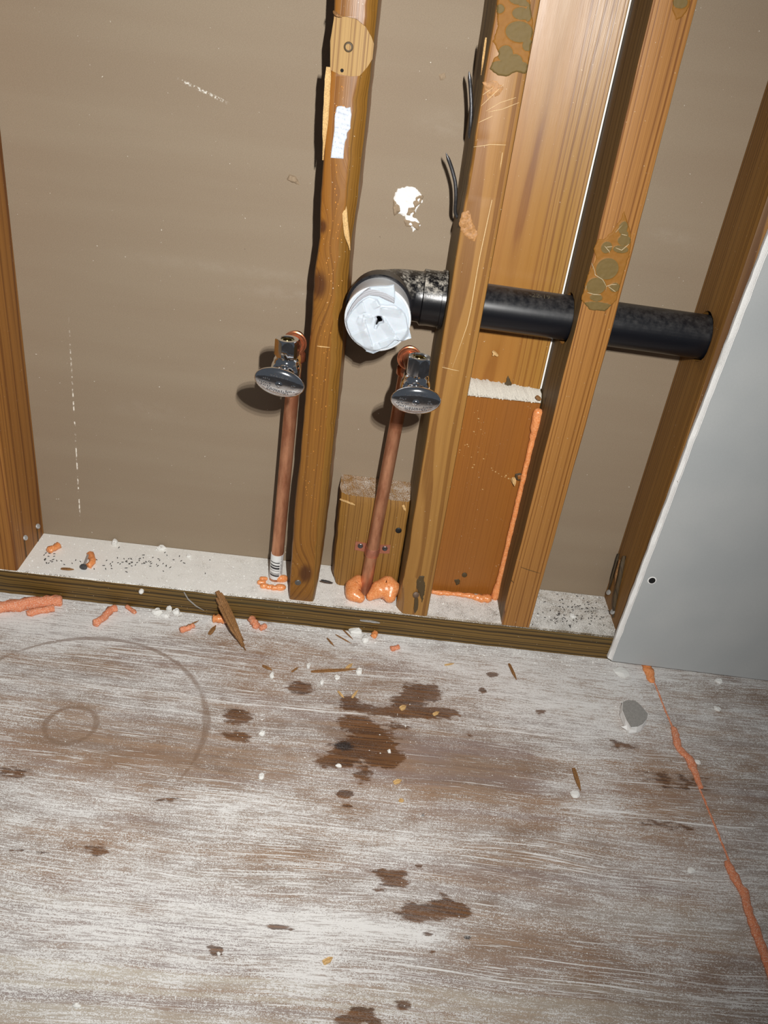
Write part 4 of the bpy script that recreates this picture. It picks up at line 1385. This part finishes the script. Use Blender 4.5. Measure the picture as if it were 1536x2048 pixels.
def pipe_text(txt, x, up, size):
    cu = bpy.data.curves.new('print', 'FONT')
    cu.body = txt
    cu.size = size
    cu.resolution_u = 2
    tmp = bpy.data.objects.new('print', cu)
    COL.objects.link(tmp)
    bpy.context.view_layer.update()
    me = bpy.data.meshes.new_from_object(tmp.evaluated_get(bpy.context.evaluated_depsgraph_get()))
    bpy.data.objects.remove(tmp)
    off = WORLD[dr.name]
    bm = bmesh.new()
    bm.from_mesh(me)
    bmesh.ops.subdivide_edges(bm, edges=[e for e in bm.edges if e.calc_length() > size * .2], cuts=2)
    bmesh.ops.triangulate(bm, faces=bm.faces)
    for v in bm.verts:
        a = up + v.co.y / PR
        R_ = PR + .00025
        xx = x + v.co.x
        v.co = Vector((xx, PY - R_ * cos(a), zpipe(xx) + R_ * sin(a))) - off
    bm.to_mesh(me)
    bm.free()
    me.materials.clear()
    me.materials.append(PRINT)
    ob = bpy.data.objects.new('printed_code', me)
    COL.objects.link(ob)
    ob.parent = dr
    WORLD[ob.name] = off
    return ob


pipe_text('-22-19', .3095, 1.02, .0088)['label'] = 'faint printed code'


# ------------------------------------------------------------------ foam
def foam(name, label, path, rad, mat=FOAM, wob=.35, wf=140, seed=0, n=14, squash=None, group=None, cat='foam', sub=4, parent=None, blunt=False):
    path = [Vector(p) for p in path]
    if not hasattr(rad, '__len__'):
        rad = [rad] * len(path)
    P_, R_ = [], []
    for i in range(len(path) - 1):
        for q in range(sub):
            P_.append(path[i].lerp(path[i + 1], q / sub))
            R_.append(rad[i] + (rad[i + 1] - rad[i]) * q / sub)
    P_.append(path[-1])
    R_.append(rad[-1])
    # rounded ends
    d0 = (P_[0] - P_[1]).normalized() * R_[0]
    d1 = (P_[-1] - P_[-2]).normalized() * R_[-1]
    if blunt:
        d0, d1 = d0 * .4, d1 * .4
    P_ = [P_[0] + d0 * .98, P_[0] + d0 * .85, P_[0] + d0 * .5] + P_ + [P_[-1] + d1 * .5, P_[-1] + d1 * .85, P_[-1] + d1 * .98]
    e_ = (.45, .8, .95) if blunt else (.15, .55, .87)
    R_ = [R_[0] * q for q in e_] + R_ + [R_[-1] * q for q in reversed(e_)]
    mb = MB().tube(P_, R_, n, wob=wob, wf=wf, seed=seed, squash=squash)
    if parent is not None:
        return mb.build(name, mat, parent, smooth=True, angle=2.5)
    c = sum(P_, Vector()) / len(P_)
    o = mb.build(name, mat, None, loc=c, smooth=True, angle=2.5)
    return tag(o, label, cat, group)


# blobs round the foot of the right riser
foam('foam_blob', 'orange foam blob hugging the left side of the right riser', [(.1675, .040, .052), (.1615, .030, .049), (.1630, .018, .047), (.1720, .0125, .0455)], [.0085, .0105, .0100, .0060], seed=1, n=24, wob=.15, wf=60, sub=6)
foam('foam_blob', 'largest orange foam blob right of the right riser', [(.1855, .019, .0455), (.1945, .026, .052), (.2045, .031, .0535), (.2095, .028, .0535), (.2100, .019, .049)], [.0060, .0130, .0158, .0140, .0085], seed=4, n=28, wob=.18, wf=55, sub=6)
# ring of little blobs round the foot of the left riser
fr = thing('foam_ring', 'small orange foam gobs squeezed round the left riser foot', 'foam', (.0585, .0445, H))
for k, (px, py, r) in enumerate(((523, 1165, .0034), (529, 1172, .0036), (540, 1174, .0034), (550, 1176, .0034), (561, 1175, .0046), (564, 1158, .0052), (527, 1158, .0030))):
    p = fl(px, py, H + r * .7)
    foam('gob', None, [p - Vector((.0025, 0, .0)), p + Vector((.0025, .001, 0))], r, seed=k, n=14, wob=.25, parent=fr)
# bead up the corner of board and stud
pts = [(1076, 826), (1073, 850), (1066, 880), (1060, 910), (1052, 945), (1044, 970), (1037, 1000), (1030, 1030), (1022, 1065), (1014, 1100), (1005, 1140), (998, 1170), (990, 1192)]
P_ = []
R_ = []
for k, (a, b) in enumerate(pts):
    q = at(a, b, 1, .0555)
    q.x = min(q.x, .3535)
    P_.append(q)
    R_.append((.0060, .0058, .0036, .0034, .0035, .0031, .0033, .0032, .0036, .0031, .0036, .0044, .0062)[k])
foam('foam_bead', 'long upright orange foam bead in the board corner', P_, R_, seed=9, n=16, wob=.30, wf=180, sub=6)
P_ = [fl(a, b, H + .0035) for a, b in ((866, 1184), (885, 1186), (905, 1187), (925, 1190), (945, 1193), (962, 1197), (975, 1197))]
for q in P_:
    q.y = min(q.y, .0560)
foam('foam_bead', 'thin orange foam bead along the lower board foot', P_, [.0030, .0032, .0026, .0034, .0036, .0050, .0058], seed=12, n=14, wob=.4, wf=220, sub=6)

# crumbs and strips on floor and plate
G = 'orange foam scraps lying about'
SCR = [
    ('thick dusty orange foam strip at the left edge of the floor', [(-40, 1222, .006), (0, 1214, .006), (40, 1209, .0055), (85, 1204, .005), (120, 1202, .0042)], .0075, 0, FOAMDRY),
    ('short orange foam stick below the thick dusty strip', [(56, 1226, .004), (80, 1221, .004), (106, 1216, .004)], .0044, 0, FOAMDRY),
    ('square-ended orange foam stick pointing away from the plate', [(191, 1247, .004), (210, 1232, .004), (222, 1219, .004), (231, 1216, .004)], .0046, 0, FOAMDRY),
    ('tiny orange foam shred against the plate near white crumbs', [(253, 1213, .003), (262, 1219, .003), (270, 1225, .003)], .0026, 0, FOAMDRY),
    ('orange foam shred with a thin straw across it', [(362, 1260, .003), (374, 1256, .003), (386, 1251, .003)], .0036, 0, FOAMDRY),
    ('smooth orange foam plug under the large splinter', [(428, 1237, .005), (443, 1238, .005), (458, 1241, .005)], .0048, 0, FOAM),
    ('crumbled orange foam lump right of the large splinter', [(503, 1238, .004), (508, 1246, .004), (514, 1253, .003)], .0048, 0, FOAMDRY),
    ('small orange foam crumb beside the crumbled lump', [(522, 1257, .003), (530, 1252, .003)], .0036, 0, FOAMDRY),
    ('orange foam crumb beside the large white flake', [(748, 1272, .004), (751, 1266, .004)], .0038, 0, FOAM),
    ('pale orange foam crumb on the floor before the middle stud', [(784, 1298, .002), (796, 1294, .002)], .0034, 0, FOAMDRY),
    ('orange foam scrap at the back left corner of the plate', [(99, 1101, .004), (108, 1096, .004), (117, 1091, .004)], .0044, 1, FOAM),
    ('curved orange foam scrap beside the upright nail on the plate', [(180, 1108, .004), (185, 1118, .004), (184, 1126, .004), (177, 1131, .003)], .0040, 1, FOAM),
]
for k, (lbl, pts, r, up, m) in enumerate(SCR):
    foam('foam_scrap', lbl, [fl(a, b, (H if up else 0) + z) for a, b, z in pts], r, m, seed=20 + k, n=12, wob=.55, wf=330, group=G, blunt=True)
SEAMF = [
    ('short orange foam plug in the seam under the wallboard edge', [(1293, 1330), (1297, 1342), (1303, 1360)], [.0062, .0068, .0048]),
    ('wavy orange foam in the seam near the grey chunk', [(1348, 1458), (1352, 1475), (1356, 1493), (1366, 1505), (1378, 1516), (1386, 1535), (1394, 1555), (1402, 1574)], [.0040, .0048, .0044, .0046, .0054, .0050, .0036, .0024]),
    ('long orange foam bead in the seam nearest the viewer', [(1456, 1728), (1466, 1748), (1476, 1768), (1488, 1785), (1494, 1808), (1502, 1835), (1512, 1862), (1522, 1890), (1532, 1918), (1545, 1955), (1552, 1990)], [.0040, .0050, .0044, .0050, .0044, .0046, .0050, .0044, .0046, .0044, .004]),
]
for k, (lbl, pts, rr) in enumerate(SEAMF):
    foam('foam_bead', lbl, [fl(a, b, .0012) for a, b in pts], rr, FOAMDRY if k else FOAM, seed=40 + k, n=14, wob=.35, wf=190, squash=.6, group='foam squeezed from the floor seam', sub=6)
foam('foam_thread', 'thin orange foam thread along the floor seam', [Vector((seam_x(y), y, .0001)) for y in np.linspace(-.02, -.33, 44)], .0011, FOAMDRY, seed=50, n=8, wob=.7, wf=300, group='foam squeezed from the floor seam', sub=2)

# ------------------------------------------------------------------ splinters on the floor
ctr = [at(431, 1184, 1, -.0035), at(446, 1210, 1, -.0135), fl(470, 1258, .018), fl(492, 1301, .0015)]
L_ = []
for i in range(3):
    for q in range(5):
        L_.append(ctr[i].lerp(ctr[i + 1], q / 5))
L_.append(ctr[-1])
mb = MB()
for k, (off, a, b, wd) in enumerate(((-.0062, 1, 11, .0036), (-.0036, 0, 14, .0042), (-.0004, 0, 15, .0044), (.0028, 2, 15, .0042), (.0056, 5, 13, .0034), (.0014, 3, 16, .0036))):
    sub_ = L_[a:b]
    secs = []
    for m_, p_ in enumerate(sub_):
        tn = (sub_[min(m_ + 1, len(sub_) - 1)] - sub_[max(m_ - 1, 0)]).normalized()
        sd = tn.cross(Vector((0, 0, 1))).normalized()
        nn = sd.cross(tn).normalized()
        fr_ = m_ / (len(sub_) - 1)
        w_ = wd * .5 * min(.6 + .4 * smooth(fr_ * 6), .15 + .85 * smooth((1 - fr_) * 3))
        c_ = p_ + sd * (off * (1 - .25 * fr_) + .0004 * nz3(p_, 90, k)) + nn * (.0008 * (k % 3))
        secs.append([c_ - sd * w_ - nn * .0012, c_ + sd * w_ - nn * .0012, c_ + sd * w_ * .9 + nn * .0008, c_ + nn * .0013, c_ - sd * w_ * .9 + nn * .0008])
    mb.loft(secs)
tag(mb.build('wood_splinter', W_CHIP, None, loc=L_[8]), 'large wood splinter leaning against the bottom plate', 'splinter')
GS = 'wood splinters on the floor'
for k, (lbl, a, b, wd, pale) in enumerate((
        ('long flat splinter lying level on the floor before the block', (622, 1343), (716, 1338), .0042, 0),
        ('small pale curl at the end of the long flat splinter', (692, 1338), (705, 1327), .0040, 1),
        ('short brown shred left of the two white crumbs', (525, 1331), (544, 1340), .0034, 0),
        ('thin dark red splinter left of the long flat one', (583, 1344), (597, 1334), .0024, 0),
        ('brown splinter standing off alone before the right stud', (1018, 1327), (1033, 1359), .0036, 0),
        ('splinter with a white crumb at its end, right part of floor', (1147, 1536), (1161, 1581), .0044, 0),
        ('dark bark sliver left of the large leaning splinter', (418, 1269), (432, 1251), .0050, 0),
        ('needle-thin straw beside the largest white flake', (671, 1269), (703, 1287), .0014, 0),
        ('thin straw touching the largest white flake', (684, 1257), (706, 1279), .0016, 0),
        ('bent brown shred before the right riser', (654, 1276), (668, 1292), .0022, 0),
        ('small brown shred above the dark stain, left', (676, 1382), (688, 1396), .0026, 1),
        ('small forked shred above the dark stain, right', (704, 1396), (716, 1380), .0026, 1),
        ('pale shred pair before the middle stud', (889, 1330), (908, 1327), .0024, 1),
        ('pale chip amid the dark stain', (800, 1418), (812, 1412), .0056, 1),
        ('pale shred at the right end of the dark stain', (866, 1430), (878, 1424), .0040, 1),
        ('orange wood chip beside a grey dust spot near the viewer', (646, 1926), (665, 1915), .0046, 1),
        ('yellowish curled shred mid floor', (787, 1566), (803, 1560), .0044, 1),
        ('small yellow crumb below the curled shred', (798, 1600), (808, 1602), .0042, 1),
        ('thin straw across the orange foam shred', (372, 1253), (398, 1241), .0014, 0),
        ('brown chip on the plate left of the upright nail', (122, 1137), (148, 1139), .0040, 0))):
    z = H if 'on the plate' in lbl else 0.0
    zz = .006 if 'across the orange' in lbl else .0010
    sliver('wood_splinter', [fl(*a, z + zz), fl((a[0] + b[0]) / 2, (a[1] + b[1]) / 2, z + zz + .0008), fl(*b, z + zz)], wd, W_CHIPPALE if pale else W_CHIP, None, max(.0012, wd * .4), 8, k, label=lbl, cat='splinter', group=GS)


# ------------------------------------------------------------------ gypsum flakes and the chunk
def flake(label, px, py, rx, ry, h, seed, z=0.0, group='white plaster crumbs'):
    x, y, a, b = pxell(px, py, rx, ry)
    if z:
        p = fl(px, py, z)
        x, y = p.x, p.y
    rn = random.Random(seed)
    n = 9
    rad = [rn.uniform(.72, 1.15) for _ in range(n)]
    mb = MB()
    secs = []
    for q, s in ((0.0002, .92), (h * .5, 1.0), (h * .85, .8), (h, .45)):
        secs.append([Vector((x + a * s * rad[i] * cos(2 * pi * i / n) + rn.uniform(-.1, .1) * a, y + b * s * rad[i] * sin(2 * pi * i / n), z + q + (rn.uniform(-.15, .15) * h if q > .001 else 0))) for i in range(n)])
    mb.loft(secs)
    o = mb.build('plaster_crumb', CRUMB, None, loc=(x, y, z))
    return tag(o, label, 'plaster crumb', group)


for k, q in enumerate((
        ('largest white flake against the plate before the block', 710, 1263, 15, 9, .007), ('second white flake touching the largest one', 731, 1281, 9, 9, .006),
        ('flat white crumb at the left of the heap by the plate', 314, 1227, 11, 7, .006), ('round white crumb topping the heap by the plate', 340, 1219, 9, 8, .010), ('small white crumb at the right of the heap', 353, 1226, 8, 6, .006), ('flat white crumb lowest in the heap', 330, 1232, 10, 5, .004),
        ('white crumb below the brown shred', 544, 1352, 5, 7, .004), ('white crumb left of the long flat splinter', 617, 1334, 5, 5, .004), ('white crumb at the right end of the long flat splinter', 717, 1345, 7, 6, .005),
        ('white crumb below the long flat splinter', 644, 1366, 5, 5, .004), ('white crumb between long splinter and dark stain', 674, 1356, 6, 5, .003), ('white pointed flake left of the main stain', 525, 1469, 7, 6, .004), ('white flake lower left of the main stain', 523, 1554, 7, 7, .003),
        ('white crumb at the end of a splinter, right part of floor', 1150, 1590, 11, 9, .003), ('white crumb left of the last seam foam', 1381, 1742, 8, 7, .003), ('white crumb right of the wavy seam foam', 1394, 1525, 7, 5, .003), ('white crumb under the wallboard bottom edge', 1436, 1364, 8, 5, .004), ('faint white crumb beyond the seam', 1434, 1419, 8, 5, .003),
        ('oval white crumb nearest the lower left corner', 153, 2013, 9, 6, .003), ('pale crumb inside the dark stain', 778, 1504, 4, 4, .003), ('flat white crumb at the foot of the dark stain', 677, 1533, 7, 3, .003), ('tiny white crumb on the brown drop', 437, 1909, 4, 3, .003))):
    flake(*q, 60 + k)
flake('white crumb among the pellets at the right end of the plate', 1145, 1233, 6, 5, .004, 91, z=H)
flake('small grey-white lump at the back of the plate, left part', 230, 1088, 6, 5, .006, 92, z=H)
flake('flat white scrap at the back of the plate by the wall paper', 322, 1098, 10, 5, .004, 93, z=H)
flake('square white crumb on the plate left of the barcode riser', 378, 1112, 6, 4, .003, 94, z=H)
flake('wide torn white flake at the wallboard lower corner', 1243, 1345, 17, 12, .003, 99, group=None)

# the thick wallboard chunk
ch = thing('drywall_chunk', 'thick broken wallboard chunk with grey paper face', 'drywall chunk', fl(1262, 1440))
top = c3 = [(1100 + .2839 * a, 900 + .2839 * b) for a, b in ((515, 1775), (548, 1762), (600, 1766), (640, 1800), (672, 1838), (690, 1860), (680, 1895), (655, 1928), (618, 1945), (572, 1950), (540, 1900), (512, 1830))]
tp = [fl(a, b, .0125) for a, b in top]
cen = sum(tp, Vector()) / len(tp)
rn = random.Random(3)
secs = []
for q, s in ((.0003, 1.03), (.004, 1.06), (.008, 1.02), (.0118, 1.0)):
    secs.append([Vector((cen.x + (p.x - cen.x) * s + rn.uniform(-.0008, .0008), cen.y + (p.y - cen.y) * s + rn.uniform(-.0008, .0008), q)) for p in tp])
MB().loft(secs).build('gypsum_core', GYPSUM, ch)
MB().loft([[Vector((p.x, p.y, .0116)) for p in tp], [Vector((p.x, p.y, .0126 + .0004 * nz3(p, 300))) for p in tp]]).build('paper_face', PAPERGREY, ch)
p = fl(1255, 1455, .004)
crumb_mb = MB()
crumb(crumb_mb, p, .007, random.Random(8))
crumb_mb.build('loose_corner', GYPSUM, ch)

# roofing nail on the plate
p0 = fl(167, 1134, H + .0042)
p1 = fl(162, 1108, H + .0035)
p1 = Vector((p0.x - .0022, p0.y + .027, H + .0062))
nl = thing('roofing_nail', 'grey big-headed nail lying on the dusty plate', 'nail', Vector((p0.x, p0.y + .01, H)))
d = (p0 - p1).normalized()
MB().lathe([(-.0008, .0046), (.0004, .0047), (.0010, .0036)], p0, d, 18).build('head', NAILGREY, nl, smooth=True)
MB().tube([p1, p1 + d * .004, p0], [.0003, .0014, .0015], 10).build('shank', GALV, nl, smooth=True)

# ------------------------------------------------------------------ wallboard sheet on the right
ws = thing('drywall_sheet', 'grey wallboard sheet with white broken edge and one screw', 'drywall', (.6, -.006, .006))
zs = np.linspace(.0065, 1.3, 130)
ex = lambda z: float(np.interp(z, [.0087, .3486, .538, 1.3], [.5054, .5150, .5222, .546]))


def edge_at(z, k):
    return ex(z) + .0009 * nz3((0, 0, z), 60, 3 + k) + .0005 * nz3((0, 0, z), 10, 6 + k)


X1 = 1.45
bot = lambda x: .0088 - (x - .505) * .019


def zl(z, x):
    return max(z, bot(x)) if z > .0066 else bot(x)


mb = MB()
secs = []
for z in zs:
    e = edge_at(z, 0)
    secs.append([Vector((e + .0010, -.0128, zl(z, e))), Vector((X1, -.0128, zl(z, X1))), Vector((X1, -.0122, zl(z, X1))), Vector((e + .0010, -.0122, zl(z, e)))])
mb.loft(secs)
mb.build('paper_face', FACEPAPER, ws)
mb = MB()
secs = []
for z in zs:
    e = edge_at(z, 0)
    e2 = edge_at(z, 1) - .0036
    j = lambda s: .0007 * nz3((s, 0, z), 260, s)
    secs.append([Vector((e + .0004, -.0121, zl(z, e))), Vector((X1, -.0121, zl(z, X1))), Vector((X1, -.0004, zl(z, X1))), Vector((e2 + .001, -.0004, zl(z, e))), Vector((e2 + j(1), -.0035, zl(z, e))), Vector((e2 + j(2), -.0075, zl(z, e))), Vector((e + j(3), -.0105, zl(z, e)))])
mb.loft(secs)
mb.build('gypsum_core', GYPSUM, ws, smooth=True)
MB().lathe([(0, .0055), (.0003, .0050), (.0002, .0040)], at(1304, 1161, 1, -.0128), (0, -1, 0), 20).build('screw_dimple', GYPSUM, ws)
MB().lathe([(0, .0042), (.0007, .0040), (.0009, .0030), (.0006, .0016), (.0005, .0008)], at(1304, 1161, 1, -.0128), (0, -1, 0), 18).build('screw', BLACKSCREW, ws, smooth=True)
for a, b in ((1355, 963), (1358, 965)):
    sliver('dust_fleck', [at(a, b, 1, -.0131), at(a + 4, b - 2, 1, -.0131)], .002, CRUMB, ws, .001, 5, 1) if a == 1355 else None
